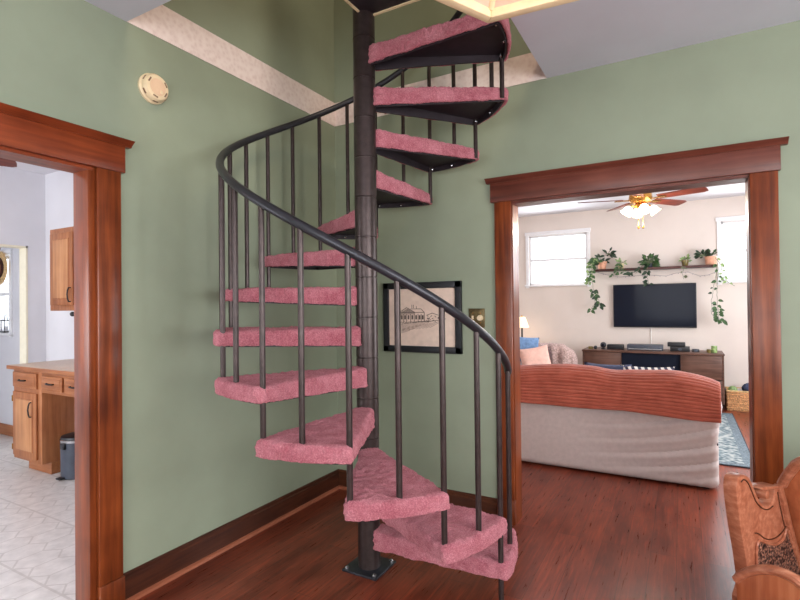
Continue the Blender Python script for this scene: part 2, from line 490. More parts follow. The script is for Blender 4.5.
# baseboards with shoe moulding
def base_profile(s=1): return [(0, 0), (s*.018, 0), (s*.018, .112), (s*.012, .118), (s*.012, .132), (s*.006, .138), (0, .138)]
bm = bmesh.new(); prism(bm, base_profile(), 'y', -1.72, 0)
struct('baseboard_left', bm, M['base_y'], smooth=False)
bm = bmesh.new(); prism(bm, base_profile(-1), 'x', .0, 1.28); prism(bm, base_profile(-1), 'x', 2.765, 4.6)
struct('baseboard_back', bm, M['base_x'], smooth=False)
bm = bmesh.new()
q = [(.018, 0), (.036, 0), (.034, .012), (.027, .018), (.018, .02)]
prism(bm, q, 'y', -1.72, -.018); prism(bm, [(-a, b) for a, b in q], 'x', .018, 1.28)
struct('trim_8', bm, M['shoe'], smooth=False)

# windows (frames, sashes, panes)
def window(name, plane, t, u0, u1, z0, z1, inward, mid=True, mat=None):
    mat = mat or M['white']
    ctr = (t, (u0+u1)/2, z0) if plane == 'x' else ((u0+u1)/2, t, z0)
    rt = sroot(name, ctr)
    def bx(bm, ua, ub, ta, tb, za, zb, bev=.004):
        lo, hi = sorted((t+inward*ta, t+inward*tb))
        if plane == 'x': box(bm, lo, hi, ua, ub, za, zb, bev)
        else: box(bm, ua, ub, lo, hi, za, zb, bev)
    f = bmesh.new(); w = .05
    bx(f, u0-w, u0, -.004, .018, z0-w, z1+w); bx(f, u1, u1+w, -.004, .018, z0-w, z1+w)
    bx(f, u0-w-.01, u1+w+.01, -.004, .022, z1, z1+w+.01); bx(f, u0-w-.015, u1+w+.015, -.004, .04, z0-.03, z0)
    obj('window_frame', f, mat, rt)
    s = bmesh.new(); k = .028
    bx(s, u0, u0+k, -.08, -.04, z0, z1); bx(s, u1-k, u1, -.08, -.04, z0, z1)
    bx(s, u0, u1, -.08, -.04, z0, z0+k); bx(s, u0, u1, -.08, -.04, z1-k, z1)
    if mid: zm = (z0+z1)/2; bx(s, u0, u1, -.085, -.035, zm-.017, zm+.017)
    obj('sash', s, mat, rt)
    g = bmesh.new(); bx(g, u0+k, u1-k, -.062, -.058, z0+k, z1-k, 0)
    obj('window_pane', g, M['glass'], rt, smooth=False)
    return rt
window('window_1', 'y', D, *W1, -1)
window('window_2', 'y', D, *W2, -1)
window('window_3', 'y', KY, *KW, -1)
window('window_4', 'x', 4.6, *RW, -1)  # this window and those below are out of view, added to admit daylight
window('window_5', 'y', -5.4, *BW, 1)
window('window_6', 'x', 4.4, *LRW, -1)
window('window_7', 'y', -4.5, *KFW, 1)
window('window_8', 'y', -4.5, *YRW, 1)

# ------------------------------------------------------------------ spiral staircase
PX, PY, RISE, STEP = .8555, -.8815, .2133, 29.8
st = thing('spiral_staircase', 'dark metal spiral staircase with shaggy pink carpeted treads around a centre pole', 'staircase', (PX, PY, 0))
bp = obj('base_plate', B(PX-.105, PX+.105, PY-.105, PY+.105, 0, .012, bev=.002), M['rail'], st)
for sx in (-1, 1):
    for sy in (-1, 1):
        bm = bmesh.new(); lathe(bm, [(.012, .01), (.012, .018), (.007, .024)], PX+sx*.085, PY+sy*.085, 0, 10)
        obj('bolt', bm, M['chrome'], bp)
prof = [(.06, .012)]
for k in range(1, 14):
    z = k*RISE+.055
    prof += [(.0592, z-.004), (.0555, z-.002), (.0555, z+.002), (.0592, z+.004)]
prof += [(.0592, 4.0)]
bm = bmesh.new(); lathe(bm, prof, PX, PY, 0, 32)
obj('center_pole', bm, M['metal'], st)

RO = .775
def wedge(inset, arc_n=12):
    """tread outline in plan, local frame: rear edge at angle 0, front edge at +31 deg"""
    a0, a1 = R(-1.0), R(31.5); ro = RO-inset
    am = (a0+a1)/2; nx, ny = -math.sin(am), math.cos(am)
    w = .052; ri = .035
    pi0 = Vector((math.cos(am)*ri - nx*w, math.sin(am)*ri - ny*w)); pi1 = Vector((math.cos(am)*ri + nx*w, math.sin(am)*ri + ny*w))
    out = [Vector((ro*math.cos(a0+(a1-a0)*i/arc_n), ro*math.sin(a0+(a1-a0)*i/arc_n))) for i in range(arc_n+1)]
    e0 = (out[0]-pi0).normalized(); e1 = (out[-1]-pi1).normalized()
    n0 = Vector((-e0.y, e0.x)); n1 = Vector((e1.y, -e1.x))
    if inset:
        pi0 = pi0 + n0*inset + e0*.0; pi1 = pi1 + n1*inset
        out = [o for o in out]
        out[0] = out[0] + n0*inset; out[-1] = out[-1] + n1*inset
        lo = n0.dot(pi0); lo1 = n1.dot(pi1)
        out = [out[0]] + [o for o in out[1:-1] if n0.dot(o) > lo+.004 and n1.dot(o) > lo1+.004] + [out[-1]]
    # round the outer corners a little
    return [pi0] + out + [pi1]
def zbot(p):
    t = max(0, min(1, (p.length-.08)/(RO-.08))); return -.102 + .032*t
def carpet_mesh():
    bm = bmesh.new(); po, pi_ = wedge(0), wedge(.02)
    n, k = len(po), len(pi_)
    ot = [bm.verts.new((p.x, p.y, 0)) for p in po]; ob = [bm.verts.new((p.x, p.y, zbot(p))) for p in po]
    it = [bm.verts.new((p.x, p.y, -.034)) for p in pi_]; ib = [bm.verts.new((p.x, p.y, zbot(p))) for p in pi_]
    bm.faces.new(ot)
    for i in range(n): bm.faces.new((ot[i], ot[(i+1) % n], ob[(i+1) % n], ob[i]))
    bm.faces.new(it[::-1])
    for i in range(k): bm.faces.new((ib[i], ib[(i+1) % k], it[(i+1) % k], it[i]))
    # bottom rim: bridge the two outlines
    eo = [bm.edges.get((ob[i], ob[(i+1) % n])) for i in range(n)]; ei = [bm.edges.get((ib[i], ib[(i+1) % k])) for i in range(k)]
    bmesh.ops.bridge_loops(bm, edges=eo+ei)
    bmesh.ops.recalc_face_normals(bm, faces=bm.faces[:])
    es = [e for e in bm.edges if any(v in ot for v in e.verts) and e.calc_face_angle(0) > R(30)]
    bmesh.ops.bevel(bm, geom=es, offset=.02, segments=3, affect='EDGES', profile=.5)
    me = bpy.data.meshes.new('carpet'); bm.to_mesh(me); bm.free(); me.materials.append(M['carpet'])
    o = bpy.data.objects.new('carpet_source', me); col.objects.link(o)
    md = o.modifiers.new('r', 'REMESH'); md.mode = 'VOXEL'; md.voxel_size = .0075
    dg = bpy.context.evaluated_depsgraph_get(); ev = o.evaluated_get(dg)
    me2 = bpy.data.meshes.new_from_object(ev); bpy.data.objects.remove(o)
    bm = bmesh.new(); bm.from_mesh(me2); bm.normal_update()
    for v in bm.verts:
        if v.co.z > -.03 or True:
            q = v.co
            d = .0055*noise.noise(q*110) + .005*noise.noise(q*45+Vector((3, 1, 7))) + .006*noise.noise(q*9) - .002
            if v.normal.z < -.5: d *= .6
            v.co = q + v.normal*d
    bm.to_mesh(me2); bm.free()
    for p in me2.polygons: p.use_smooth = True
    me2.name = 'carpet'; me2.materials.clear(); me2.materials.append(M['carpet'])
    return me2
def pan_mesh():
    bm = bmesh.new(); p = wedge(.022); q = wedge(.030); n = len(p); k = len(q)
    def zb(v): return zbot(v)-.004
    a = [bm.verts.new((v.x, v.y, -.036)) for v in p]; b = [bm.verts.new((v.x, v.y, zb(v))) for v in p]
    c = [bm.verts.new((v.x, v.y, zb(v))) for v in q]; d = [bm.verts.new((v.x, v.y, -.044)) for v in q]
    bm.faces.new(a)
    for i in range(n): bm.faces.new((a[i], a[(i+1) % n], b[(i+1) % n], b[i]))
    for i in range(k): bm.faces.new((c[i], c[(i+1) % k], d[(i+1) % k], d[i]))
    bm.faces.new(d[::-1])
    eo = [bm.edges.get((b[i], b[(i+1) % n])) for i in range(n)]; ei = [bm.edges.get((c[i], c[(i+1) % k])) for i in range(k)]
    bmesh.ops.bridge_loops(bm, edges=eo+ei)
    # hub sleeve and folded gusset under the tread
    am = R(15.25)
    bmesh.ops.recalc_face_normals(bm, faces=bm.faces[:])
    me = bpy.data.meshes.new('tread'); bm.to_mesh(me); bm.free(); me.materials.append(M['pan']); return me
def bolt_mesh(a, r):
    bm = bmesh.new(); sphere(bm, (r*math.cos(a), r*math.sin(a), -.062), .008, n=8)
    me = bpy.data.meshes.new('bolt'); bm.to_mesh(me); bm.free(); me.materials.append(M['chrome']); return me
CARP, PAN = carpet_mesh(), pan_mesh()
BOL = [bolt_mesh(R(3), RO-.045), bolt_mesh(R(16), RO-.036), bolt_mesh(R(27.5), RO-.045)]
A1 = -3.5
for k in range(1, 14):
    t = bpy.data.objects.new('tread', PAN); col.objects.link(t); t.parent = st
    t.location = (0, 0, k*RISE+.007); t.rotation_euler = (0, 0, R(A1-STEP*(k-1)))
    c = bpy.data.objects.new('carpet', CARP); col.objects.link(c); c.parent = t; c['label'] = 'shaggy pink carpet wrapped over the tread'
    if k >= 9:
        for bme in BOL:
            b = bpy.data.objects.new('bolt', bme); col.objects.link(b); b.parent = t
def helix(i, z, r=.738):                                  # i counts balusters from the lowest one
    a = R(12.6-STEP/2*i-.1*i); return (PX+r*math.cos(a), PY+r*math.sin(a), z)
def railz(i): return (1+i*.5)*RISE + .868
for i in range(0, 25):
    zt = railz(i)-.006
    if i % 2 == 0: zb_ = (1+i*.5)*RISE-.03
    else: zb_ = (1+(i-1)*.5)*RISE-.06
    if i == 1: zb_ = 0
    if 1+i*.5 > 14.0: continue
    p0, p1 = helix(i, zb_), helix(i, zt)
    bm = bmesh.new(); tube(bm, [p0, p1], .0126, 12)
    obj('baluster', bm, M['metal'], st)
pts, rad = [], []
i = -.3
while i < 25.5:
    pts.append(helix(i, railz(i) - (.05*((-.1-i)/.5)**2 if i < -.1 else 0))); rad.append(.0195); i += .125
rad[0] = .012
bm = bmesh.new(); tube(bm, pts, .0195, 14, radii=rad)
obj('handrail', bm, M['rail'], st)
lz = 2.955
bm = bmesh.new()
LX0, LY1 = PX-.0, PY+.015
box(bm, LX0+.008, WX-.02, WY+.02, LY1-.008, lz+.004, lz+.05)
for f in (.33, .66): box(bm, LX0+(WX-LX0)*f-.02, LX0+(WX-LX0)*f+.02, WY+.03, LY1-.03, lz-.001, lz+.01)
ld = obj('landing', bm, M['pan'], st, smooth=False)
bm = bmesh.new()
box(bm, LX0, LX0+.012, WY+.02, LY1, lz-.004, lz+.052); box(bm, LX0, WX-.02, LY1-.012, LY1, lz-.004, lz+.052)
obj('landing_edge', bm, M['cream'], ld, smooth=False)

# ------------------------------------------------------------------ wall things in the hall
t = thing('smoke_detector', 'round ivory smoke detector on the green wall above the kitchen doorway', 'smoke detector', (.0, -1.544, 2.435))
cy_, cz_ = -1.544, 2.508
bm = bmesh.new(); lathe(bm, [(.074, .0), (.075, .012), (.068, .02)], 0, cy_, cz_, 40, 'x'); obj('base', bm, M['ivory'], t)
bm = bmesh.new(); lathe(bm, [(.064, .018), (.069, .022), (.068, .038), (.06, .049), (.05, .051), (.0, .051)], 0, cy_, cz_, 40, 'x'); cv = obj('cover', bm, M['ivory'], t)
bm = bmesh.new(); lathe(bm, [(.043, .05), (.042, .0525), (0, .0525)], 0, cy_, cz_, 32, 'x'); obj('face_disc', bm, M['ivoryface'], cv)
for a in (-120, -60, 165, 60):
    bm = bmesh.new(); box(bm, .0485, .0525, cy_-.013, cy_+.013, cz_+.047, cz_+.054)
    obj('vent_slot', rot_bm(bm, R(a), (0, cy_, cz_), 'X'), M['slot'], cv, smooth=False)
for a in range(0, 360, 60):
    bm = bmesh.new(); box(bm, .026, .036, cy_-.013, cy_+.013, cz_+.062, cz_+.0695)
    obj('vent_slot', rot_bm(bm, R(a), (0, cy_, cz_), 'X'), M['slot'], cv, smooth=False)
bm = bmesh.new(); box(bm, .052, .056, cy_+.012, cy_+.026, cz_-.03, cz_-.012, bev=.002); obj('test_button', bm, M['ivory'], cv)

# framed drawing (hangs a touch crooked)
fx0, fx1, fz0, fz1 = .438, 1.046, 1.064, 1.556
t = thing('framed_picture', 'black framed line drawing of an old house hanging beside the stair pole', 'picture', ((fx0+fx1)/2, 0, fz0))
bw = .045; bm = bmesh.new()
for a in ((fx0, fx1, fz1-bw, fz1), (fx0, fx1, fz0, fz0+bw), (fx0, fx0+bw, fz0, fz1), (fx1-bw, fx1, fz0, fz1)):
    box(bm, a[0], a[1], -.03, -.001, a[2], a[3], bev=.004)
obj('frame', bm, M['blackframe'], t)
pp = obj('paper', B(fx0+bw-.004, fx1-bw+.004, -.016, -.006, fz0+bw-.004, fz1-bw+.004), M['paper'], t, smooth=False)
def strokes(name, segs, w, mat, par):
    bm = bmesh.new()
    for (x0, z0, x1, z1) in segs:
        a = Vector((fx0+x0*(fx1-fx0), -.0168, fz0+z0*(fz1-fz0))); b = Vector((fx0+x1*(fx1-fx0), -.0168, fz0+z1*(fz1-fz0)))
        d = (b-a); 
        if d.length < 1e-5: continue
        n = Vector((-d.z, 0, d.x)).normalized()*w/2
        vs = [bm.verts.new(p) for p in (a-n, b-n, b+n, a+n)]
        vs2 = [bm.verts.new(v.co+Vector((0, .0012, 0))) for v in vs]
        bm.faces.new(vs); bm.faces.new(vs2[::-1])
        for i in range(4): bm.faces.new((vs[i], vs[(i+1) % 4], vs2[(i+1) % 4], vs2[i]))
    return obj(name, bm, mat, par, smooth=False)
S = []
S += [(.2, .56, .31, .64), (.31, .64, .42, .57), (.2, .56, .42, .565), (.21, .545, .42, .55), (.42, .57, .54, .57), (.36, .62, .5, .62), (.5, .62, .54, .57)]
S += [(.22, .55, .22, .42), (.27, .55, .27, .42), (.31, .55, .31, .42), (.36, .55, .36, .42), (.41, .55, .41, .42), (.54, .57, .54, .44), (.46, .55, .46, .43), (.5, .55, .5, .43)]
for x in (.245, .29, .335, .385, .435, .48, .52):
    for q in range(4): S.append((x-.008+q*.005, .47, x-.008+q*.005, .53))
for q in range(5): S.append((.23+q*.02, .57+q*.012, .42-q*.02, .57+q*.012))
S += [(.38, .63, .38, .68), (.4, .63, .4, .68), (.44, .62, .44, .66)]
for q in range(12):
    x = .18+q*.035; S += [(x, .41+.004*q, x+.03, .43+.004*(q % 3)), (x, .39+.005*q, x+.04, .4+.005*q)]
for q in range(26):
    x = .56+random.random()*.26; z = .44+random.random()*.1; S.append((x, z, x+.02, z+random.uniform(-.03, .03)))
S += [(.57, .53, .64, .56), (.64, .56, .72, .53), (.57, .44, .8, .47)]
strokes('sketch', S, .004, M['ink'], pp)
S = []
for q in range(10): S.append((.2+q*.045, .3+q*.006, .36+q*.045, .37+q*.009))
for q in range(8): S.append((.2, .26+q*.016, .35+q*.04, .31+q*.02))
strokes('sketch', S, .003, M['inklight'], pp)

t = thing('light_switch', 'aged brass double switch plate on the green wall beside the living room doorway', 'light switch', (1.148, 0, 1.245))
bm = bmesh.new(); box(bm, 1.092, 1.204, -.007, 0, 1.243, 1.369, bev=.003); obj('plate', bm, M['agedbrass'], t)
bm = bmesh.new(); box(bm, 1.116, 1.128, -.02, -.005, 1.297, 1.322, bev=.003); obj('toggle', bm, M['ivory'], t)
bm = bmesh.new(); lathe(bm, [(.0, -.03), (.015, -.03), (.018, -.024), (.02, -.006)], 1.174, 0, 1.307, 24, 'y'); obj('dimmer_knob', bm, M['ivory'], t)
for x in (1.122, 1.174):
    for z in (1.274, 1.338): obj('screw', sphere(bmesh.new(), (x, -.007, z), .004, n=8), M['brass'], t)

# hexagonal hall light
hc = Vector((1.741, -1.424)); e = R(-55.7); s6 = .42
hx, hy = hc.x + s6*math.cos(e), hc.y + s6*math.sin(e)
t = thing('pendant_light', 'cream framed hexagonal pendant light with pink glass hanging above the stairs', 'light', (hx, hy, 2.4))
def hexpt(r_, k): a = e + PI + k*PI/3; return Vector((hx+r_*math.cos(a), hy+r_*math.sin(a), 0))
fr = bmesh.new(); gl_ = bmesh.new()
for k in range(6):
    a0, a1, b0, b1 = hexpt(s6, k), hexpt(s6, k+1), hexpt(s6-.042, k), hexpt(s6-.042, k+1)
    prism(fr, [(p.x, p.y) for p in (a0, a1, b1, b0)], 'z', 2.4, 2.44, bev=.004)
    c0, c1 = hexpt(.16, k), hexpt(.16, k+1)
    tb = bmesh.new(); vs = [tb.verts.new((p.x, p.y, z)) for p, z in ((b0, 2.43), (b1, 2.43), (c1, 2.6), (c0, 2.6))]
    tb.faces.new(vs); ex = bmesh.ops.extrude_face_region(tb, geom=tb.faces[:])
    for v in [g for g in ex['geom'] if isinstance(g, bmesh.types.BMVert)]: v.co.z += .008
    append(gl_, tb)
    tube(fr, [(b0.x, b0.y, 2.43), (c0.x, c0.y, 2.6)], .011, 8)
obj('frame', fr, M['cream'], t); obj('glass_panel', gl_, M['slag'], t, smooth=False)
bm = bmesh.new(); tube(bm, [(hx, hy, 2.6), (hx, hy, H)], .01, 10); lathe(bm, [(.02, -.03), (.07, -.005), (.07, 0)], hx, hy, H, 24); lathe(bm, [(.16, -.008), (.16, .008)], hx, hy, 2.606, 6)
obj('stem', bm, M['cream'], t)

# ------------------------------------------------------------------ carved bench

PHI = R(62); bd = Vector((math.cos(PHI), math.sin(PHI), 0)); bn = Vector((-math.sin(PHI), math.cos(PHI), 0)); be = -bn
BQ = at(737, 476, -.75)
def onplane(x, y, Q, nrm, off=0):
    d = fw + rr*((x-400)/FPX) - uu*((y-300)/FPX); Q = Q + nrm*off
    return CL + d*((Q-CL).dot(nrm)/d.dot(nrm))
def slab(bm, P, nrm, depth, bev=0):
    """solid board: outline of 3-D points in one plane, given a thickness"""
    tb = bmesh.new(); n = len(P)
    A = [tb.verts.new(p) for p in P]; Bq = [tb.verts.new(p+nrm*depth) for p in P]
    tb.faces.new(A[::-1]); tb.faces.new(Bq)
    for k in range(n): tb.faces.new((A[k], A[(k+1) % n], Bq[(k+1) % n], Bq[k]))
    bmesh.ops.recalc_face_normals(tb, faces=tb.faces[:])
    if bev:
        es = [e for e in tb.edges if e.calc_face_angle(0) > R(40)]
        bmesh.ops.bevel(tb, geom=es, offset=bev, segments=2, affect='EDGES', profile=.5)
    append(bm, tb); return bm
def smooth_line(P, k=5):
    out = []
    for i in range(len(P)-1):
        p0, p1, p2, p3 = P[max(0, i-1)], P[i], P[i+1], P[min(len(P)-1, i+2)]
        for q in range(k):
            u = q/k; out.append(.5*((2*p1)+(p2-p0)*u+(2*p0-5*p1+4*p2-p3)*u*u+(3*p1-p0-3*p2+p3)*u**3))
    return out+[P[-1]]
BW_ = .05                                               # width of the arm
def pl(pts, off=0): return [onplane(x, y, BQ, bn, off) for x, y in pts]
def tz(t_, z): p = BQ + bd*t_; return Vector((p.x, p.y, z))
t = thing('carved_bench', 'carved wooden bench with scrolled arm and relief panel in the right foreground', 'bench', (2.9, -.7, 0))
front = [(749.5, 585), (747.5, 570), (745, 552), (742, 535), (739.5, 518), (737.5, 502), (736.5, 489), (737.5, 480), (741, 475.5), (746, 475.5), (750.5, 480), (754.5, 489), (758.5, 498.5), (763, 504.5), (768, 506), (772, 502.5), (774, 495.5), (775, 489)]
P = smooth_line(pl(front), 4) + pl([(781, 487), (785, 503), (790, 524), (796, 548)])
tend = (P[-1]-BQ).dot(bd)
bm = bmesh.new(); slab(bm, P + [tz(tend+.03, .3), tz(tend+.03, 0), tz(.06, 0), tz(.05, .2)], bn, BW_, bev=.004)
ep = obj('end_panel', bm, M['pew_x'], t)
bm = bmesh.new()
for g_ in ([(741, 482), (744, 479.5), (748, 483), (752, 492), (756, 501.5), (762, 508), (768, 509.5), (773, 506)],
           [(755, 533), (759, 534), (764, 538), (770, 539.5), (777, 537), (783, 531), (786, 526)], [(777.5, 492), (780, 506), (784, 524), (787, 536)]):
    tube(bm, smooth_line(pl(g_, -.001), 4), .0028, 6)
obj('carved_line', bm, M['base_x'], ep)
bm = bmesh.new()
rc = onplane(768, 495, BQ, bn); 
ring = [rc + bd*(.02*math.cos(a_*PI/9)) + Vector((0, 0, .02*math.sin(a_*PI/9))) for a_ in range(18)]
slab(bm, ring, bn, BW_, bev=.003)
slab(bm, pl([(760, 489), (763, 487), (779, 486), (780, 489), (764, 490.5)], -.012), bn, BW_+.012, bev=.002)
obj('scroll_roll', bm, M['pew_x'], ep)
rp = pl([(757, 573), (757, 551), (760, 542), (768, 545), (776, 546), (783, 541), (787, 532), (791, 545), (797, 562), (801, 580)], -.004)
bm = bmesh.new(); slab(bm, rp, bn, .008)
bmesh.ops.triangulate(bm, faces=bm.faces[:])
for _ in range(6):
    es = [e_ for e_ in bm.edges if e_.calc_length() > .007]
    if not es: break
    bmesh.ops.subdivide_edges(bm, edges=es, cuts=1); bmesh.ops.triangulate(bm, faces=[f for f in bm.faces if len(f.verts) > 3])
for v in bm.verts:
    if (v.co-BQ).dot(bn) < -.003: v.co -= bn*.007*abs(noise.noise(Vector(((v.co-BQ).dot(bd)*70, v.co.z*60, 2))))
obj('carved_panel', bm, M['relief'], ep)
bm = bmesh.new(); tube(bm, smooth_line(pl([(757, 576), (756.5, 551), (759, 541), (768, 543.5), (776, 544.5), (783, 539), (787, 529), (792, 545), (799, 566)], -.004), 4), .006, 8)
obj('panel_rim', bm, M['pew_x'], ep)
# plank back facing the room, its arched crest rising to the right
EQ = onplane(781, 487, BQ, bn)
ldir = (onplane(797, 555, BQ, bn)-EQ).normalized(); pn = be.cross(ldir).normalized()
if pn.dot(bd) < 0: pn = -pn
crest = [onplane(x, y, EQ, pn) for x, y in [(781, 486), (785, 479), (791, 471), (800, 463)]]
c_last = crest[-1]
crest = smooth_line(crest+[c_last+be*a_-ldir*b_ for a_, b_ in ((.10, .05), (.24, .08), (.42, .08), (.56, .05), (.66, 0), (.76, -.1))], 4)
low_l = EQ+ldir*.42; low_r = crest[-1]+ldir*.3
bm = bmesh.new(); slab(bm, [p+pn*.015 for p in crest]+[low_r+pn*.015, low_l+pn*.015], pn, .02)
obj('plank_back', bm, M['pew_z'], t)
bm = bmesh.new(); tube(bm, [p+pn*.01 for p in crest], .02, 10)
stl = smooth_line(pl([(779.5, 487), (784, 503), (789, 524), (795, 548), (801, 572)], -.012), 3)
slab(bm, stl + [p+bd*.035 for p in stl[::-1]], bn, .03, bev=.003)
obj('back_frame', bm, M['pew_x'], t)
# seat front with an arched top edge
FQ = BQ - bd*.16
def p3(pts): return [onplane(x, y, FQ, bd) for x, y in pts]
arch = p3([(735, 581), (740, 576.5), (747, 573), (756, 571), (765, 570.5), (775, 572), (785, 575.5), (794, 580.5), (802, 587)])
fz = arch[-1]; 
arch = smooth_line(arch + [fz+be*.12-Vector((0, 0, .07)), fz+be*.3-Vector((0, 0, .12))], 4)
bm = bmesh.new(); last = arch[-1]; first = arch[0]
slab(bm, [p+bd*.004 for p in arch] + [Vector((last.x, last.y, 0))+bd*.004, Vector((first.x, first.y, 0))+bd*.004+be*.02], bd, .03, bev=.002)
obj('front_board', bm, M['pew_z'], t)
bm = bmesh.new(); tube(bm, [p+bd*.012 for p in arch], .017, 10); obj('front_rim', bm, M['pew_x'], t)
bm = bmesh.new(); c0_ = BQ+be*.005
slab(bm, [Vector(((c0_+bd*a_+be*b_).x, (c0_+bd*a_+be*b_).y, .13)) for a_, b_ in ((-.12, 0), (-.12, .8), (tend, .8), (tend, 0))], Vector((0, 0, 1)), .03, bev=.004)
obj('seat', bm, M['pew_x'], t)
for a_ in (-.12, tend):
    q_ = BQ+bd*a_+be*.8; bm = bmesh.new(); slab(bm, [Vector(((q_+bd*x_+be*y_).x, (q_+bd*x_+be*y_).y, 0)) for x_, y_ in ((-.03, -.03), (.03, -.03), (.03, .03), (-.03, .03))], Vector((0, 0, 1)), .13, bev=.004)
    obj('leg', bm, M['pew_z'], t)

# ------------------------------------------------------------------ living room: sofa and throw
SX0, SX1, SY = .45, 2.545, 1.19
t = thing('sofa', 'pale slipcovered sofa seen from behind in the living room doorway', 'sofa', ((SX0+SX1)/2, 1.6, 0))
def sofa_back(co):
    tz = co.z/.8
    co.y += .05*max(0, tz)                       # leans back to front
    if co.x > 2.4: co.x += .03*max(0, 1-abs(co.z-.62)/.22)*(co.x-2.4)/.15
    if co.x > 2.25 and co.z > .6: co.z -= (.30*(co.x-2.25))**1.2*(co.z-.6)/.2
    if co.y < SY+.12:
        x, z = co.x, co.z
        env = max(0, min(1, (x-1.55)/.7))*max(0, min(1, (z-.03)/.1))*max(0, min(1, (.62-z)/.15))
        ph = (z - .17*max(0, x-1.55)**1.8)/.115 + .35*noise.noise(Vector((x*1.2, z*2, 4)))
        fr_ = ph-math.floor(ph); co.y += env*.02*math.exp(-((fr_-.5)/.13)**2) - env*.008*math.sin(2*PI*fr_) -.004*0 + .004*noise.noise(Vector((x*5, z*2.5, 1)))
        if z < .09: co.y += .006*math.sin(x*95)*max(0, min(1, (x-2.1)/.2))*(1-z/.09)
    return co
bm = softbox(SX0, SX1+.008, SY, SY+.2, .012, .82, .05, 90, sofa_back)
obj('back', bm, M['slip'], t)
for xx in ((SX0, SX0+.2), (SX1-.2, SX1+.012)):
    obj('arm', softbox(xx[0], xx[1], SY+.1, SY+.73, .03, .6, .06, 12), M['slip'], t)
obj('seat_base', softbox(SX0+.15, SX1-.15, SY+.1, SY+.71, .03, .3, .03, 8), M['slip'], t)
for q in range(2):
    a = SX0+.2+q*.85
    obj('seat_cushion', softbox(a, a+.845, SY+.2, SY+.72, .3, .46, .05, 10), M['slip'], t)
    obj('back_cushion', softbox(a, a+.845, SY+.21, SY+.42, .44, .78, .07, 10), M['slip'], t)
bm = bmesh.new(); box(bm, SX1-.004, SX1+.006, SY+.06, SY+.085, .31, .345, bev=.001); obj('tag', bm, M['blackframe'], t)
for sx in (SX0+.08, SX1-.08):
    for sy in (SY+.08, SY+.66): obj('foot', B(sx-.025, sx+.025, sy-.025, sy+.025, 0, .04), M['shelfwood'], t)

# corduroy throw over the back
NX, NV = 120, 190
prof = [(SY-.02, .545), (SY-.012, .65), (SY+.005, .74), (SY+.03, .8), (SY+.07, .838), (SY+.13, .85), (SY+.2, .845), (SY+.25, .82), (SY+.275, .77), (SY+.29, .68)]
L = [0]
for a, b in zip(prof, prof[1:]): L.append(L[-1]+math.hypot(b[0]-a[0], b[1]-a[1]))
def along(s):
    for i in range(len(prof)-1):
        if s <= L[i+1] or i == len(prof)-2:
            k = (s-L[i])/(L[i+1]-L[i]); a, b = prof[i], prof[i+1]
            return a[0]+(b[0]-a[0])*k, a[1]+(b[1]-a[1])*k
bm = bmesh.new(); grid = []
TX0, TX1 = .8, 2.568
for i in range(NX+1):
    x = TX0+(TX1-TX0)*i/NX; rowv = []
    for j in range(NV+1):
        s = L[-1]*j/NV; y, z = along(s)
        up = max(0, (z-.6)/.25)
        hump = .014*math.sin(x*5.2+.6)*up - .02*max(0, min(1, (1.5-x)/.4))*up + .012*noise.noise(Vector((x*4, s*3, 0)))*up - .012*math.exp(-((x-1.85)/.12)**2)*up
        drop = ((x-2.2)/.352)**2*.085*up if x > 2.2 else 0
        wav = .0042*math.sin(2*PI*(s+.006*noise.noise(Vector((x*3, s*2, 2))))/.027)
        low_ = (-.02*max(0,(x-1.9)/.65))*(1-min(1, s/.3)) + .012*noise.noise(Vector((x*2.3, 0, 5)))*(1-min(1, s/.25)) + (.02*(1.2-x)/.4 if x < 1.2 else 0)*(1-min(1, s/.3))
        yy = y - wav*(1 if s < L[4] else 0) - .008*noise.noise(Vector((x*3.5, s*5, 9)))
        rowv.append(bm.verts.new((x, yy, z+hump-drop+low_ + wav*(1 if s >= L[4] else 0))))
    grid.append(rowv)
for i in range(NX):
    for j in range(NV): bm.faces.new((grid[i][j], grid[i+1][j], grid[i+1][j+1], grid[i][j+1]))
th = single('throw_blanket', bm, M['throw'], 'rust orange corduroy throw draped over the sofa back', 'blanket', ang=80)
md = th.modifiers.new('thickness', 'SOLIDIFY'); md.thickness = .012; md.offset = 1

def pillow(cx, cy, cz, w, h, th_, rx, rz, mat, name, label, ry=0, cat='cushion'):
    bm = bmesh.new(); n = 16; top, bot = {}, {}
    for i in range(n+1):
        for j in range(n+1):
            u, v = -1+2*i/n, -1+2*j/n
            k = max(0, (1-u**4)*(1-v**4))**.5
            px, pz = u*w/2*(1-.07*(1-v*v)), v*h/2*(1-.07*(1-u*u))
            wr = 1+.12*noise.noise(Vector((u*2+cx*7, v*2, cy)))
            top[i, j] = bm.verts.new((px, -th_/2*k*wr, pz))
            bot[i, j] = top[i, j] if (i in (0, n) or j in (0, n)) else bm.verts.new((px, th_/2*k*wr, pz))
    for i in range(n):
        for j in range(n):
            bm.faces.new((top[i, j], top[i+1, j], top[i+1, j+1], top[i, j+1]))
            try: bm.faces.new((bot[i, j], bot[i, j+1], bot[i+1, j+1], bot[i+1, j]))
            except ValueError: pass
    mt = Matrix.Translation((cx, cy, cz)) @ Matrix.Rotation(rz, 4, 'Z') @ Matrix.Rotation(rx, 4, 'X') @ Matrix.Rotation(ry, 4, 'Y')
    bm.transform(mt)
    return single(name, bm, mat, label, cat, ang=80)
pillow(2.06, 1.60, .63, .42, .46, .14, R(-14), 0, M['stripe'], 'cushion', 'black and white striped cushion peeking over the sofa throw')
pillow(1.74, 1.62, .655, .40, .42, .12, R(-16), R(-4), M['navy'], 'cushion', 'navy cushion with pale edge behind the sofa throw')

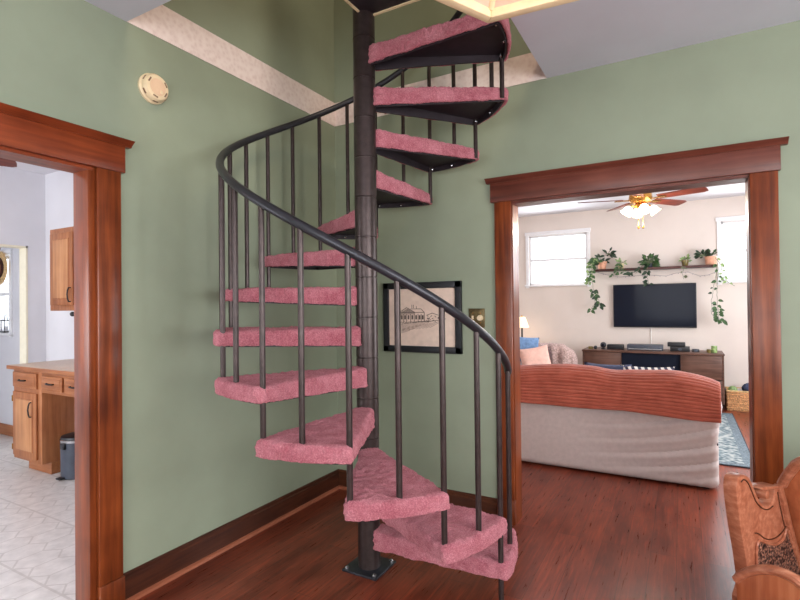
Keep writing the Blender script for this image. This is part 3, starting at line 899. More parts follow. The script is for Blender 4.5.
# ------------------------------------------------------------------ loveseat on the left of the living room
t = thing('loveseat', 'pale loveseat along the left side of the living room with a knit blanket', 'sofa', (.55, 3.0, 0))
obj('seat_base', softbox(.15, 1.0, 2.3, 3.72, .06, .32, .04, 8), M['slip'], t)
obj('seat_cushion', softbox(.3, 1.02, 2.46, 3.55, .32, .47, .05, 8), M['slip'], t)
obj('backrest', softbox(.1, .36, 2.3, 3.72, .1, .84, .08, 10), M['slip'], t)
obj('arm', softbox(.15, 1.0, 2.3, 2.48, .06, .62, .07, 10), M['slip'], t)
obj('arm', softbox(.15, 1.02, 3.54, 3.74, .06, .72, .08, 10), M['slip'], t)
for sx in (.2, .95):
    for sy in (2.36, 3.66): obj('foot', B(sx-.025, sx+.025, sy-.025, sy+.025, 0, .07), M['shelfwood'], t)
def kn(co):
    n_ = noise.noise(co*9)*.022 + noise.noise(co*28)*.008
    f_ = .016*math.sin(co.x*42+3*noise.noise(co*4))
    co.y += n_ + f_; co.z += n_*.7
    if co.x > .95: co.z -= (co.x-.95)*.8*max(0, min(1, (co.z-.5)/.3))
    return co
bm = softbox(.60, 1.13, 3.48, 3.79, .42, .86, .06, 36, kn)
single('knit_blanket', bm, M['knit'], 'grey mauve knit blanket draped over the loveseat arm', 'blanket', ang=80)
pillow(.74, 3.12, .67, .38, .38, .14, R(-16), R(28), M['pinkcloth'], 'cushion', 'pale pink cushion leaning on the loveseat', ry=R(-9))
pillow(.55, 3.32, .80, .36, .34, .22, R(-12), R(28), M['denim'], 'cushion', 'blue cushion behind the pale pink one on the loveseat', ry=R(5))
# side table and lamp
t = thing('side_table', 'small dark side table under the lamp in the living room corner', 'table', (.08, 4.5, 0))
obj('tabletop', B(-.14, .3, 4.28, 4.72, .56, .59, bev=.005), M['shelfwood'], t)
for sx in (-.11, .27):
    for sy in (4.31, 4.69): obj('leg', B(sx-.018, sx+.018, sy-.018, sy+.018, 0, .56), M['shelfwood'], t)
lx = at(522, 330, 4.5)
t = thing('table_lamp', 'lit table lamp with cream shade and dark stem by the living room wall', 'lamp', (lx.x, 4.5, .59))
bm = bmesh.new(); lathe(bm, [(.075, .59), (.075, .605), (.02, .63), (.014, .66), (.014, 1.12)], lx.x, 4.5, 0, 20); obj('stem', bm, M['black'], t)
zs0, zs1 = at(522, 327.5, 4.5).z, at(522, 317, 4.5).z
bm = bmesh.new(); lathe(bm, [(.105, zs0), (.1, zs0+.02), (.05, zs1)], lx.x, 4.5, 0, 28); obj('lamp_shade', bm, M['shade'], t)
bm = bmesh.new(); sphere(bm, (lx.x, 4.5, zs1+.015), .012, n=10); obj('finial', bm, M['brass'], t)

# ------------------------------------------------------------------ television, console, shelf
a = at(613, 285, D-.06); b = at(697, 328, D-.06)
t = thing('television', 'black flat television mounted on the far wall under the plant shelf', 'television', ((a.x+b.x)/2, D-.04, b.z))
obj('casing', B(a.x, b.x, D-.06, D-.018, b.z, a.z, bev=.004), M['black'], t)
obj('screen', B(a.x+.01, b.x-.01, D-.0625, D-.058, b.z+.016, a.z-.01), M['screen'], t, smooth=False)
obj('wall_bracket', B((a.x+b.x)/2-.15, (a.x+b.x)/2+.15, D-.02, D-.002, b.z+.15, b.z+.4), M['black'], t, smooth=False)
cxx = at(651, 335, D).x
bm = bmesh.new(); tube(bm, [(cxx, D-.012, b.z+.02), (cxx+.002, D-.008, b.z-.15), (cxx, D-.008, .7)], .007, 8)
single('power_cord', bm, M['cord'], 'white cord running down the wall below the television', 'cord')

CYF = 4.32; c0 = at(582.5, 350, CYF); c1 = at(724, 355, CYF); CT = .735
t = thing('media_console', 'long walnut media console standing under the television', 'cabinet', ((c0.x+c1.x)/2, CYF+.22, 0))
x0, x1 = c0.x, c1.x; n0, n1 = at(620.5, 360, CYF).x, at(681.5, 360, CYF).x
bm = bmesh.new(); box(bm, x0-.008, x1+.008, CYF-.012, D-.03, CT-.025, CT, bev=.003); obj('top', bm, M['walnut'], t)
bm = bmesh.new(); box(bm, x0, x0+.022, CYF, D-.03, .08, CT-.025); box(bm, x1-.022, x1, CYF, D-.03, .08, CT-.025)
box(bm, x0, x1, CYF, D-.03, .08, .1); box(bm, x0, x1, D-.045, D-.03, .08, CT-.025)
box(bm, n0-.01, n0+.01, CYF, D-.03, .1, CT-.025); box(bm, n1-.01, n1+.01, CYF, D-.03, .1, CT-.025)
obj('carcass', bm, M['walnut'], t, smooth=False)
for xa_, xb_ in ((x0+.024, n0-.004), (n1+.004, x1-.024)):
    for za, zb in ((.11, .395), (.405, CT-.03)): obj('door', B(xa_, xb_, CYF-.004, CYF+.012, za, zb, bev=.002), M['walnut'], t)
obj('media_niche', B(n0+.012, n1-.012, CYF+.03, CYF+.05, .1, CT-.027), M['screen'], t, smooth=False)
bm = bmesh.new(); box(bm, n0+.012, n1-.012, CYF+.005, D-.05, .4, .415); obj('niche_shelf', bm, M['blackframe'], t, smooth=False)
for sx in (x0+.1, x1-.1):
    for sy in (CYF+.06, D-.1):
        bm = bmesh.new(); lathe(bm, [(.014, 0), (.02, .08)], sx, sy, 0, 12); obj('leg', bm, M['blackframe'], t)

def on_console(px0, px1, pyt, Y=CYF+.15):
    return at(px0, 355, Y).x, at(px1, 355, Y).x, at((px0+px1)/2, pyt, Y).z
Yc = CYF+.15
x_, y_, z_ = on_console(588, 593.5, 348.5)
bm = bmesh.new(); lathe(bm, [(.028, CT), (.032, CT+.01), (.032, z_+.03), (.026, z_+.03), (.026, CT+.02)], (x_+y_)/2, Yc, 0, 18)
single('candle_jar', bm, M['olive'], 'olive glass candle jar at the left end of the console', 'candle')
x_, y_, z_ = on_console(593.5, 598, 354)
bm = bmesh.new(); sphere(bm, ((x_+y_)/2, Yc-.02, CT+.026), .026, n=14)
single('ornament', bm, M['blackframe'], 'small dark round ornament next to the olive candle jar', 'ornament')
x_, y_, z_ = on_console(600, 607, 349)
bm = bmesh.new(); xm = (x_+y_)/2; lathe(bm, [(.03, CT), (.03, CT+.012), (.012, CT+.02), (.012, CT+.04)], xm, Yc, 0, 16)
tt = thing('webcam', 'round black camera on a small stand by the left speaker', 'camera', (xm, Yc, CT))
obj('stand', bm, M['black'], tt)
bm = bmesh.new(); sphere(bm, (xm, Yc, CT+.062), .042, n=16); hd_ = obj('head', bm, M['black'], tt)
bm = bmesh.new(); lathe(bm, [(.016, -.046), (.02, -.036)], xm, Yc, CT+.062, 14, 'y'); obj('lens', bm, M['screen'], hd_)
def device(px0, px1, z0, z1, d, name, label, cat, face, mat='black', y=Yc):
    x_, y_ = at(px0, 350, y).x, at(px1, 350, y).x
    tt = thing(name, label, cat, ((x_+y_)/2, y+d/2, z0))
    obj('case', B(x_, y_, y, y+d, z0, z1, bev=.005), M[mat], tt)
    if face == 'grille':
        obj('grille', B(x_+.008, y_-.008, y-.004, y+.004, z0+.008, z1-.008, bev=.002), M['blackframe'], tt)
    elif face == 'display':
        obj('display', B(x_+(y_-x_)*.35, x_+(y_-x_)*.7, y-.003, y+.004, z0+(z1-z0)*.4, z0+(z1-z0)*.8), M['slate'], tt, smooth=False)
        bm = bmesh.new(); box(bm, x_+.01, y_-.01, y-.002, y+.004, z0+.01, z0+.022)
        obj('slot_line', bm, M['chrome'], tt, smooth=False)
        for fx in (x_+.03, y_-.03): obj('foot', B(fx-.012, fx+.012, y+.03, y+.06, z0-.003, z0+.003), M['black'], tt, smooth=False)
    elif face == 'disc':
        bm = bmesh.new(); lathe(bm, [(.0, -.004), (.02, -.004), (.022, .002)], (x_+y_)/2, y, (z0+z1)/2, 18, 'y'); obj('dial', bm, M['slate'], tt)
    return tt
device(607, 623.5, CT, CT+.07, .12, 'speaker', 'low black speaker on the left half of the console', 'speaker', 'grille')
device(627, 663, CT+.003, CT+.075, .22, 'cable_box', 'wide black cable box with a display in the middle of the console', 'cable box', 'display', 'slate')
device(670, 690, CT, CT+.062, .16, 'router', 'black box on the right of the console under another box', 'box', 'disc')
device(667.5, 685.5, CT+.062, CT+.118, .14, 'router', 'upper black box of the pair on the right of the console', 'box', 'grille', y=Yc+.01)
device(692, 699.5, CT, CT+.035, .09, 'streaming_box', 'tiny black box between the box pair and the green candle', 'box', 'disc')
x_, y_, _z = on_console(707, 717.5, 348)
bm = bmesh.new(); lathe(bm, [(.02, CT), (.025, CT+.008), (.025, CT+.045), (.02, CT+.045)], x_+.02, Yc-.02, 0, 16)
single('candle_jar', bm, M['olive'], 'short olive candle jar at the right end of the console', 'candle')
bm = bmesh.new(); lathe(bm, [(.028, CT), (.034, CT+.01), (.034, CT+.088), (.028, CT+.088)], y_-.035, Yc, 0, 16)
single('candle_jar', bm, M['leafpale'], 'taller green candle jar at the right end of the console', 'candle')

# shelf
SHY = D-.2; s0, s1 = at(594, 270, SHY).x, at(717, 268, SHY).x; SZ = 1.885
t = thing('wall_shelf', 'long dark wooden wall shelf of trailing plants above the television', 'shelf', ((s0+s1)/2, D-.1, SZ-.035))
obj('board', B(s0, s1, SHY, D-.002, SZ-.032, SZ, bev=.003), M['shelfwood'], t)
def leaf(bm, p, d, n, s, w=.62):
    d = d.normalized(); sd = d.cross(n)
    if sd.length < 1e-4: sd = d.cross(Vector((1, 0, .3)))
    sd.normalize(); up = sd.cross(d)
    spec = [(0, 0, 0), (.12, .42, .05), (.42, .5, .06), (.75, .28, .02)]
    mid = [bm.verts.new(p + d*s*k - up*s*.05*math.sin(k*PI)) for k in (0, .14, .42, .75, 1.0)]
    lf = [bm.verts.new(p + d*s*k + sd*s*w*q + up*s*h) for k, q, h in spec[1:]]
    rt = [bm.verts.new(p + d*s*k - sd*s*w*q + up*s*h) for k, q, h in spec[1:]]
    for X in (lf, rt):
        bm.faces.new((mid[0], mid[1], X[0])); bm.faces.new((mid[1], mid[2], X[1], X[0])); bm.faces.new((mid[2], mid[3], X[2], X[1])); bm.faces.new((mid[3], mid[4], X[2]))
def pot(par, cx, cy, z, r1, r2, h, mat):
    bm = bmesh.new(); lathe(bm, [(r1*.9, z), (r1, z+.004), (r2, z+h*.82), (r2*1.06, z+h*.82), (r2*1.06, z+h), (r2*.92, z+h), (r2*.9, z+h*.85), (0, z+h*.85)], cx, cy, 0, 24)
    return obj('pot', bm, mat, par)
def crown(par, c, n, s, spread, mat, hang=0):
    bm = bmesh.new(); sm = bmesh.new()
    for i in range(n):
        a = random.random()*2*PI; el = random.uniform(-.2 - hang, 1.1)
        d = Vector((math.cos(a)*math.cos(el), math.sin(a)*math.cos(el)*.6, math.sin(el)))
        p = Vector(c) + d*spread*random.uniform(.45, 1)
        p.y = min(p.y, D-.04)
        tube(sm, [c, (Vector(c)+p)/2+Vector((0, 0, .012)), p], .0022, 5)
        leaf(bm, p, d+Vector((0, -.2, -.5*random.random())), Vector((random.uniform(-.3, .3), -.8, .6)), s*random.uniform(.7, 1.2))
    o = obj('stems', sm, M['stem'], par); obj('leaves', bm, mat, par, smooth=False)
def vine(par, pts, dens, s, mat, name='vine', clump=None):
    P = [Vector(p) for p in pts]; sm = bmesh.new(); fine = []
    for a, b in zip(P, P[1:]):
        for k in range(6): fine.append(a.lerp(b, k/6)+Vector((random.uniform(-.006, .006), 0, 0)))
    fine.append(P[-1]); tube(sm, fine, .0026, 5)
    v_ = obj(name, sm, M['stem'], par); bm = bmesh.new()
    for i in range(dens):
        f = random.random(); 
        if clump: f = clump[0] + (clump[1]-clump[0])*random.random() if random.random() < .7 else f
        k = min(len(fine)-1, int(f*len(fine))); sgn = random.choice((-1, 1))
        d = Vector((sgn*random.uniform(.3, 1), -random.uniform(.1, .6), -random.uniform(.1, 1)))
        p = fine[k] + Vector((sgn*.012, -.012, 0)); p.y = min(p.y, D-.03)
        leaf(bm, p, d, Vector((0, -1, .4)), s*random.uniform(.7, 1.25))
    obj('leaves', bm, mat, v_, smooth=False)
    return v_
PYS = D-.1
def SPX(px, py, Y=PYS): return at(px, py, Y)
g1 = 'potted plants on the wall shelf'
x_ = SPX(602, 262).x; t = thing('potted_plant', 'terracotta potted plant trailing at the left end of the wall shelf', 'plant', (x_, PYS, SZ), g1)
pot(t, x_, PYS, SZ, .05, .066, .115, M['terracotta'])
crown(t, (x_, PYS, SZ+.11), 16, .075, .1, M['leafdark']); 
crown(t, (SPX(608, 254).x, PYS, SPX(608, 255).z), 14, .08, .07, M['leafdark'])
vp = [(x_-.03, PYS-.02, SZ+.11), SPX(595, 257, SHY-.03), SPX(592, 264, SHY-.04), SPX(592, 278, SHY-.03), SPX(593.5, 292, SHY), SPX(595, 302, SHY), SPX(590, 312, SHY+.03)]
vine(t, vp, 60, .062, M['leaf'])
vine(t, [(x_-.03, PYS-.02, SZ+.11), SPX(593, 259, SHY-.03), SPX(589.5, 266, SHY-.03), SPX(590.5, 276, SHY-.02), SPX(588, 285, SHY)], 46, .055, M['leafpale'])
vine(t, [SPX(594, 290, SHY), SPX(598, 298, SHY), SPX(600, 306, SHY)], 12, .075, M['leafdark'])
x_ = SPX(621, 262).x; t = thing('potted_plant', 'little plant in a pale yellow pot second from the left on the shelf', 'plant', (x_, PYS, SZ), g1)
pot(t, x_, PYS, SZ, .032, .042, .075, M['yellow']); crown(t, (x_, PYS, SZ+.08), 14, .042, .06, M['leafpale'])
vine(t, [(x_, SHY+.02, SZ+.07), SPX(618, 268, SHY-.02), SPX(616, 272, SHY-.02), SPX(613, 276, SHY-.01)], 14, .05, M['leaf'])
vine(t, [(x_+.02, SHY+.02, SZ+.07), SPX(623, 268, SHY-.02), SPX(624, 273, SHY-.02)], 8, .045, M['leaf'])
x_ = SPX(650, 262).x; t = thing('potted_plant', 'bushy green plant spilling over the middle of the shelf edge', 'plant', (x_, PYS, SZ), g1)
pot(t, x_, PYS, SZ, .035, .045, .075, M['slate']); crown(t, (x_, SHY+.03, SZ+.065), 44, .075, .1, M['leaf'], .3)
vine(t, [(x_-.02, SHY+.02, SZ+.07), SPX(647, 270, SHY-.03), SPX(647, 276, SHY-.02), SPX(649, 284, SHY-.01)], 16, .06, M['leafdark'])
vine(t, [(x_-.05, SHY+.02, SZ+.07), SPX(640, 268, SHY-.03), SPX(636, 273, SHY-.02), SPX(631, 272, SHY-.02), SPX(627, 274, SHY-.02)], 16, .055, M['leafdark'])
x_ = SPX(685, 262).x; t = thing('potted_plant', 'little plant in an olive speckled pot second from the right on the shelf', 'plant', (x_, PYS, SZ), g1)
pot(t, x_, PYS, SZ, .034, .046, .08, M['olive']); crown(t, (x_, PYS, SZ+.075), 18, .045, .06, M['leafpale'])
vine(t, [(x_, SHY+.02, SZ+.06), SPX(684, 268, SHY-.02), SPX(682, 273, SHY-.02), SPX(684, 279, SHY-.01)], 7, .04, M['stem'])
x_ = SPX(711, 262).x; t = thing('potted_plant', 'large terracotta pot with a trailing plant at the right end of the shelf', 'plant', (x_, PYS, SZ), g1)
pot(t, x_, PYS, SZ, .062, .07, .115, M['terracotta'])
crown(t, (SPX(702, 256).x, PYS-.03, SPX(702, 257).z), 34, .06, .075, M['leafdark'])
crown(t, (x_, PYS, SZ+.115), 14, .05, .07, M['leaf'])
vine(t, [(x_+.05, PYS-.05, SZ+.1), SPX(718, 268, SHY-.02), SPX(718, 276, SHY-.02), SPX(717, 290, SHY-.01), SPX(717.5, 305, SHY), SPX(719, 318, SHY+.02), SPX(723, 322, SHY+.02)], 44, .06, M['leaf'], clump=(.72, 1))
vine(t, [(x_+.05, PYS-.05, SZ+.1), SPX(716.5, 270, SHY-.02), SPX(714, 285, SHY), SPX(711.5, 300, SHY), SPX(711.5, 313, SHY+.02), SPX(715, 319, SHY+.02)], 5, .045, M['leafdark'])
vine(t, [(x_+.05, PYS-.04, SZ+.1), SPX(721, 265, SHY-.02), SPX(723, 275, SHY-.02), SPX(728, 282, SHY), SPX(735, 286, SHY+.02)], 9, .055, M['leafpale'])
bm = bmesh.new()
sp_ = [SPX(596, 272, SHY-.01)]
for px, py in ((608, 275), (620, 277), (634, 276), (648, 275), (656, 275.5), (666, 276), (676, 273), (688, 272), (700, 276), (708, 275), (716, 272)): sp_.append(SPX(px, py, SHY-.01))
fine = []
for a_, b_ in zip(sp_, sp_[1:]):
    for k in range(5): fine.append(a_.lerp(b_, k/5))
tube(bm, fine+[sp_[-1]], .004, 6)
for p in fine[::3]: sphere(bm, p+Vector((0, 0, -.008)), .006, n=6)
single('string_lights', bm, M['wire'], 'thin grey string of lights looped along the wall shelf front', 'string lights')

# ceiling fan
def make_fan(loc, a0, label):
    cx, cy, cz = loc
    t = thing('ceiling_fan', label, 'ceiling fan', (cx, cy, cz))
    bm = bmesh.new(); lathe(bm, [(.0, H), (.07, H), (.07, H-.02), (.03, H-.06), (.014, H-.07), (.014, cz+.1)][::-1], cx, cy, 0, 24); obj('downrod', bm, M['brass'], t)
    bm = bmesh.new(); lathe(bm, [(.05, cz-.045), (.095, cz-.03), (.11, cz+.01), (.1, cz+.07), (.06, cz+.1), (.014, cz+.11)], cx, cy, 0, 32); obj('motor_housing', bm, M['brass'], t)
    for k in range(5):
        a = R(a0+72*k)
        bm = bmesh.new(); prism(bm, [(cx+.17, cy-.05), (cx+.56, cy-.066), (cx+.595, cy-.05), (cx+.60, cy+.0), (cx+.595, cy+.05), (cx+.56, cy+.066), (cx+.17, cy+.05)], 'z', cz-.003, cz+.004)
        bmesh.ops.rotate(bm, verts=bm.verts[:], cent=(cx, cy, cz), matrix=Matrix.Rotation(R(-12), 3, 'X'))
        rot_bm(bm, a, (cx, cy, cz)); bl = obj('blade', bm, M['fanwood'], t)
        bm = bmesh.new(); prism(bm, [(cx+.08, cy-.015), (cx+.15, cy-.02), (cx+.24, cy-.035), (cx+.24, cy+.035), (cx+.15, cy+.02), (cx+.08, cy+.015)], 'z', cz-.012, cz-.005)
        rot_bm(bm, a, (cx, cy, cz)); obj('blade_iron', bm, M['brass'], bl)
    lk = obj('light_kit', lathe(bmesh.new(), [(.02, cz-.1), (.055, cz-.09), (.06, cz-.06), (.045, cz-.045)], cx, cy, 0, 24), M['brass'], t)
    for k in range(4):
        a = R(a0+38+90*k); d = Vector((math.cos(a), math.sin(a), 0))
        bm = bmesh.new(); p0 = Vector((cx, cy, cz-.07))+d*.05; p1 = p0+d*.05+Vector((0, 0, -.008)); tube(bm, [p0, p0+d*.03+Vector((0, 0, .008)), p1], .009, 8)
        obj('lamp_arm', bm, M['brass'], lk)
        bm = bmesh.new(); lathe(bm, [(.018, 0), (.03, .012), (.042, .035), (.04, .055), (.054, .08), (.05, .08), (.036, .055), (.0, .035)], 0, 0, 0, 20)
        ax_ = (d*.75+Vector((0, 0, -1))).normalized(); q = Vector((0, 0, 1)).rotation_difference(ax_)
        bm.transform(Matrix.Translation(p1-ax_*.005) @ q.to_matrix().to_4x4()); obj('lamp_shade', bm, M['bulb'], lk)
    for dx in (-.02, .02):
        bm = bmesh.new(); tube(bm, [(cx+dx, cy, cz-.1), (cx+dx, cy-.005, cz-.27)], .0025, 5); sphere(bm, (cx+dx, cy-.005, cz-.28), .012, sz=1.5, n=8); obj('pull_chain', bm, M['brass'], t)
    return t
FAN = (1.985, 2.42, 2.43)
fan = make_fan(FAN, -20, 'wood bladed brass ceiling fan with glowing glass shades in the living room')
dup(fan, (-2.42, -1.75, 2.5+.02), R(58+22), 'ceiling fan in the kitchen with only a dark blade tip showing')

# basket and rug
bx0, bx1, by = at(727, 395, 4.5).x, at(727, 395, 4.5).x+.36, 4.5
t = thing('wicker_basket', 'square wicker basket on the floor by the far wall at right', 'basket', ((bx0+bx1)/2, by+.15, 0))
bm = bmesh.new(); hgt = .25
for k in range(9):
    z0 = k*hgt/9; o_ = .006 if k % 2 else 0
    box(bm, bx0-o_, bx1+o_, by-o_, by+.014, z0, z0+hgt/9-.003, bev=.005); box(bm, bx0-o_, bx1+o_, by+.286, by+.3+o_, z0, z0+hgt/9-.003, bev=.005)
    box(bm, bx0-o_, bx0+.014, by, by+.3, z0, z0+hgt/9-.003, bev=.005); box(bm, bx1-.014, bx1+o_, by, by+.3, z0, z0+hgt/9-.003, bev=.005)
box(bm, bx0, bx1, by, by+.3, 0, .012); obj('body', bm, M['wicker'], t)
bm = bmesh.new(); tube(bm, [(bx0, by, hgt), (bx1, by, hgt), (bx1, by+.3, hgt), (bx0, by+.3, hgt)], .011, 8, closed=True); obj('rim', bm, M['strawpale'], t)
bm = bmesh.new(); sphere(bm, (bx0+.07, by+.1, hgt+.0), .055, n=14); single('toy_ball', bm, M['leafpale'], 'yellow green ball on top of the wicker basket', 'ball')
bm = bmesh.new(); sphere(bm, (bx0+.25, by+.12, hgt+.03), .085, sz=.8, n=16); single('yarn_ball', bm, M['navy'], 'navy bundle heaped in the wicker basket', 'yarn')
bm = bmesh.new(); sphere(bm, (bx0+.16, by+.215, hgt-.03), .06, sz=.7, n=14); single('yarn_ball', bm, M['cord'], 'white bundle between the ball and the navy bundle in the basket', 'yarn')
rx0, rx1, ry0, ry1 = 1.14, 2.855, 1.93, 4.25
t = thing('area_rug', 'teal and grey patterned area rug on the living room floor', 'rug', ((rx0+rx1)/2, (ry0+ry1)/2, 0))
obj('field', B(rx0+.08, rx1-.08, ry0+.08, ry1-.08, .001, .012), M['rug'], t, smooth=False)
bm = bmesh.new(); 
for a_ in ((rx0, rx1, ry0, ry0+.08), (rx0, rx1, ry1-.08, ry1), (rx0, rx0+.08, ry0+.08, ry1-.08), (rx1-.08, rx1, ry0+.08, ry1-.08)): box(bm, *a_, .001, .0118)
obj('border', bm, M['rugborder'], t, smooth=False)
bm = bmesh.new(); tube(bm, [(rx0, ry0, .006), (rx1, ry0, .006), (rx1, ry1, .006), (rx0, ry1, .006)], .0075, 6, closed=True); obj('binding', bm, M['rugedge'], t)

# ------------------------------------------------------------------ kitchen
FY = -.97; CX0, CX1 = -2.80, -2.325; KT = .875
def bar_handle(par, x0, x1, y, z0, z1):
    bm = bmesh.new(); a, b = Vector((x0, y, z0)), Vector((x1, y, z1)); o_ = Vector((0, -.025, 0))
    tube(bm, [a, a+o_*.7, a.lerp(b, .2)+o_, a.lerp(b, .5)+o_*1.15, a.lerp(b, .8)+o_, b+o_*.7, b], .006, 8); return obj('handle', bm, M['black'], par)
def raised(par, name, x0, x1, z0, z1, y=FY, mat='oak_z'):
    bm = bmesh.new(); w = .05 if (z1-z0) > .3 else .018
    box(bm, x0, x1, y-.018, y, z0, z1, bev=.005); box(bm, x0+w, x1-w, y-.024, y-.01, z0+w, z1-w, bev=.008)
    g = obj(name, bm, M[mat], par)
    if (z1-z0) > .3:
        bm = bmesh.new(); box(bm, x0+w+.012, x1-w-.012, y-.0255, y-.012, z0+w+.012, z1-w-.012, bev=.004); obj('door_panel', bm, M['oak_light'], g)
    return g
t = thing('base_cabinet', 'oak base cabinet with one drawer above a door in the kitchen', 'cabinet', ((CX0+CX1)/2, -.7, 0))
bm = bmesh.new(); box(bm, CX0, CX1, FY, KY-.001, .1, KT, bev=.002); obj('body', bm, M['oak_z'], t)
bm = bmesh.new(); box(bm, CX0+.1, CX1-.0, FY+.07, KY-.002, 0, .1); obj('toe_kick', bm, M['oak_x'], t, smooth=False)
dr = raised(t, 'drawer', CX0+.02, CX1-.06, .725, .855, mat='oak_x'); bar_handle(dr, -2.64, -2.54, FY-.02, .79, .79)
dd = raised(t, 'door', CX0+.02, CX1-.06, .13, .685); bar_handle(dd, -2.45, -2.45, FY-.02, .49, .61)
for z in (.2, .62): obj('hinge', B(CX0+.004, CX0+.022, FY-.02, FY-.002, z-.025, z+.025, bev=.002), M['brass'], dd)
t = thing('drawer_unit', 'oak apron with shallow drawers over the kitchen desk knee space', 'cabinet', (-1.7, -.7, .7))
bm = bmesh.new(); box(bm, CX1+.001, -1.0, FY, KY-.001, .70, KT, bev=.002); obj('apron', bm, M['oak_x'], t)
bm = bmesh.new(); box(bm, -1.05, -1.0, FY, KY-.001, 0, .7); obj('side_panel', bm, M['oak_z'], t, smooth=False)
for a_, b_ in ((-2.295, -1.985), (-1.945, -1.63), (-1.59, -1.3)):
    dr = raised(t, 'drawer', a_, b_, .728, .845, mat='oak_x'); bar_handle(dr, (a_+b_)/2-.05, (a_+b_)/2+.05, FY-.02, .787, .787)
bm = bmesh.new(); box(bm, CX0-.035, -.98, FY-.035, KY-.001, KT+.001, KT+.036, bev=.008)
tt = thing('countertop', 'beige laminate countertop over the oak kitchen desk', 'countertop', (-1.9, -.7, KT)); obj('slab', bm, M['worktop'], tt)
obj('edge_strip', B(CX0-.038, -.98, FY-.04, FY-.034, KT+.002, KT+.034, bev=.002), M['oak_x'], tt)
obj('backsplash', B(CX0+.0, -.98, KY-.02, KY-.0015, KT+.036, KT+.13), M['white_wall'], tt, smooth=False)
# wall cabinet
wx0 = -2.665; WYF = -.74
t = thing('wall_cabinet', 'oak wall cabinet above the kitchen desk', 'cabinet', (-2.2, -.6, 1.38))
bm = bmesh.new(); box(bm, wx0, -1.7, WYF, KY-.001, 1.38, 2.115, bev=.002); obj('body', bm, M['oak_z'], t)
d_ = raised(t, 'door', wx0+.03, wx0+.40, 1.43, 2.07, WYF); bar_handle(d_, wx0+.375, wx0+.375, WYF-.02, 1.46, 1.58)
d_ = raised(t, 'door', wx0+.45, wx0+.83, 1.43, 2.07, WYF); bar_handle(d_, wx0+.5, wx0+.5, WYF-.02, 1.5, 1.64)
bm = bmesh.new(); sphere(bm, (-2.375, -.7, 1.35), .022, n=12); tube(bm, [(-2.375, -.7, 1.35), (-2.1, -.7, 1.35)], .01, 8); box(bm, -2.16, -2.13, -.72, -.68, 1.34, 1.382)
obj('towel_holder', bm, M['black'], t)
bm = bmesh.new(); box(bm, -2.40, -2.08, -.50, -.47, KT+.038, 1.2, bev=.008)
single('cutting_board', bm, M['strawpale'], 'pale wooden board leaning on the wall at the back of the countertop', 'cutting board')
# trash can
tx, ty = -2.10, -.80
t = thing('trash_can', 'dark grey pedal trash can with steel rim beside the kitchen desk', 'trash can', (tx, ty, 0))
bm = bmesh.new(); lathe(bm, [(.118, .0), (.126, .01), (.13, .30)], tx, ty, 0, 32); obj('body', bm, M['slate'], t)
bm = bmesh.new(); lathe(bm, [(.133, .30), (.134, .318), (.128, .322)], tx, ty, 0, 32); obj('rim', bm, M['chrome'], t)
bm = bmesh.new(); lathe(bm, [(.128, .32), (.124, .34), (.08, .352), (0, .355)], tx, ty, 0, 32); obj('lid', bm, M['black'], t)
obj('handle', B(tx-.012, tx+.05, ty-.142, ty-.122, .25, .30, bev=.005), M['black'], t)
bm = bmesh.new(); box(bm, tx-.03, tx+.03, ty-.165, ty-.115, .008, .022, bev=.004); obj('pedal', bm, M['black'], t)
# straw hat by the far window
hxp, hzp = -4.30, 1.86
t = thing('straw_hat', 'round straw hat hanging in front of the window beyond the kitchen', 'hat', (hxp, KY-.03, hzp-.18))
bm = bmesh.new(); lathe(bm, [(.185, -.03), (.19, -.026), (.185, -.02), (.1, -.03)], hxp, KY-.02, hzp, 32, 'y'); obj('brim', bm, M['strawpale'], t)
bm = bmesh.new(); lathe(bm, [(.0, -.115), (.07, -.112), (.1, -.09), (.112, -.03)], hxp, KY-.02, hzp, 32, 'y'); obj('crown', bm, M['straw'], t)
bm = bmesh.new(); lathe(bm, [(.118, -.055), (.12, -.03)], hxp, KY-.02, hzp, 32, 'y'); obj('band', bm, M['shelfwood'], t)
bm = bmesh.new(); tube(bm, [(hxp, KY-.05, hzp+.18), (hxp, KY-.012, hzp+.26)], .003, 6); obj('hanging_loop', bm, M['straw'], t)
bm = bmesh.new()
tl = thing('lantern', 'small black lantern on the window sill beyond the kitchen', 'lantern', (-4.220, KY-.02, 1.14))
box(bm, -4.270, -4.170, KY-.055, KY+.03, 1.142, 1.155); box(bm, -4.265, -4.175, KY-.05, KY+.025, 1.27, 1.282)
for sx in (-4.262, -4.182):
    for sy in (KY-.047, KY+.018): box(bm, sx, sx+.006, sy, sy+.006, 1.155, 1.27)
obj('cage', bm, M['black'], tl, smooth=False)
bm = bmesh.new(); lathe(bm, [(.02, 1.155), (.02, 1.21), (.003, 1.212), (.003, 1.222)], -4.220, KY-.012, 0, 12); obj('candle', bm, M['white'], tl)
bm = bmesh.new(); tube(bm, [(-4.255, KY-.012, 1.282), (-4.240, KY-.012, 1.33), (-4.220, KY-.012, 1.345), (-4.200, KY-.012, 1.33), (-4.185, KY-.012, 1.282)], .004, 6); obj('handle', bm, M['black'], tl)

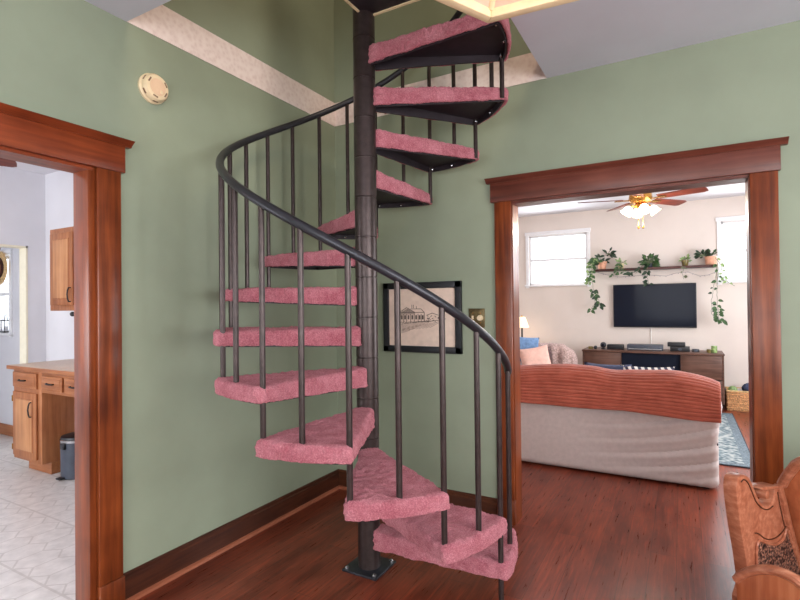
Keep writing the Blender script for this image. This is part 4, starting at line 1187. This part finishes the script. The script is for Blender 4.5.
# ------------------------------------------------------------------ light
w = bpy.data.worlds.new('sky'); sc.world = w; w.use_nodes = True
bg = w.node_tree.nodes['Background']; bg.inputs[0].default_value = (.86, .93, 1.0, 1); bg.inputs[1].default_value = 3.0
def area(name, loc, target, sx, sy, e_, c=(1, 1, 1)):
    l = bpy.data.lights.new(name, 'AREA'); l.shape = 'RECTANGLE'; l.size = sx; l.size_y = sy; l.energy = e_; l.color = c
    o = bpy.data.objects.new(name, l); col.objects.link(o); o.location = loc
    o.rotation_euler = (Vector(target)-Vector(loc)).to_track_quat('-Z', 'Y').to_euler(); return o
def point(name, loc, e_, c, r_=.05):
    l = bpy.data.lights.new(name, 'POINT'); l.energy = e_; l.color = c; l.shadow_soft_size = r_
    o = bpy.data.objects.new(name, l); col.objects.link(o); o.location = loc; return o
area('fill_rear', (2.3, -5.36, 1.58), (2.3, 0, 1.4), 3.1, 1.5, 70, (1, .98, .97))  # added fill lamp at the unseen rear wall, brightens the hall
area('fill_right', (4.56, -2.9, 1.55), (0, -2.9, 1.3), 2.9, 1.45, 112, (1, .98, .97))  # added fill from the unseen right side, mostly for the left wall
area('stairwell_fill', (2.6, -1.6, 5.2), (1.2, -.7, 3.0), .8, .8, 62, (1, .8, .58))  # no fixture up here: warm fill added for the stair well
point('hall_lamp', (hx, hy, 2.5), 1.2, (1, .84, .66), .12)
area('fill_living', (4.36, 2.2, 1.4), (0, 2.4, 1.2), 2.6, 1.6, 95, (.94, .97, 1))  # fill lamp added at the out-of-view right wall of the living room
area('daylight_far_left', ((W1[0]+W1[1])/2, D-.06, 2.08), ((W1[0]+W1[1])/2, 0, 1.2), .8, .7, 20, (.92, .96, 1))
area('daylight_far_right', ((W2[0]+W2[1])/2, D-.06, 2.07), ((W2[0]+W2[1])/2, 0, 1.2), .8, .7, 20, (.92, .96, 1))
for dx, dy in ((.12, 0), (-.12, 0), (0, .12), (0, -.12)):
    point('fan_bulb', (FAN[0]+dx, FAN[1]+dy, FAN[2]-.24), 7, (1, .9, .78), .05)
point('table_lamp_bulb', (lx.x, 4.5, zs0-.03), 3, (1, .72, .5), .05)
area('fill_kitchen', (-1.9, -4.46, 1.5), (-2.0, 0, 1.3), 1.9, 1.5, 80, (.96, .97, 1))  # kitchen fill, added at a wall that is out of view
area('fill_back_room', (-4.75, -4.46, 1.5), (-4.75, 0, 1.3), 1.6, 1.5, 26, (.95, .97, 1))  # added fill for the room beyond the kitchen, its source unseen

sc.view_settings.view_transform = 'Standard'; sc.view_settings.look = 'None'
sc.view_settings.exposure = 0; sc.view_settings.gamma = 1
sc.view_settings.use_curve_mapping = False
sc.cycles.use_denoising = True
sc.cycles.max_bounces = 8; sc.cycles.diffuse_bounces = 5; sc.cycles.transparent_max_bounces = 12
sc.cycles.sample_clamp_indirect = 6
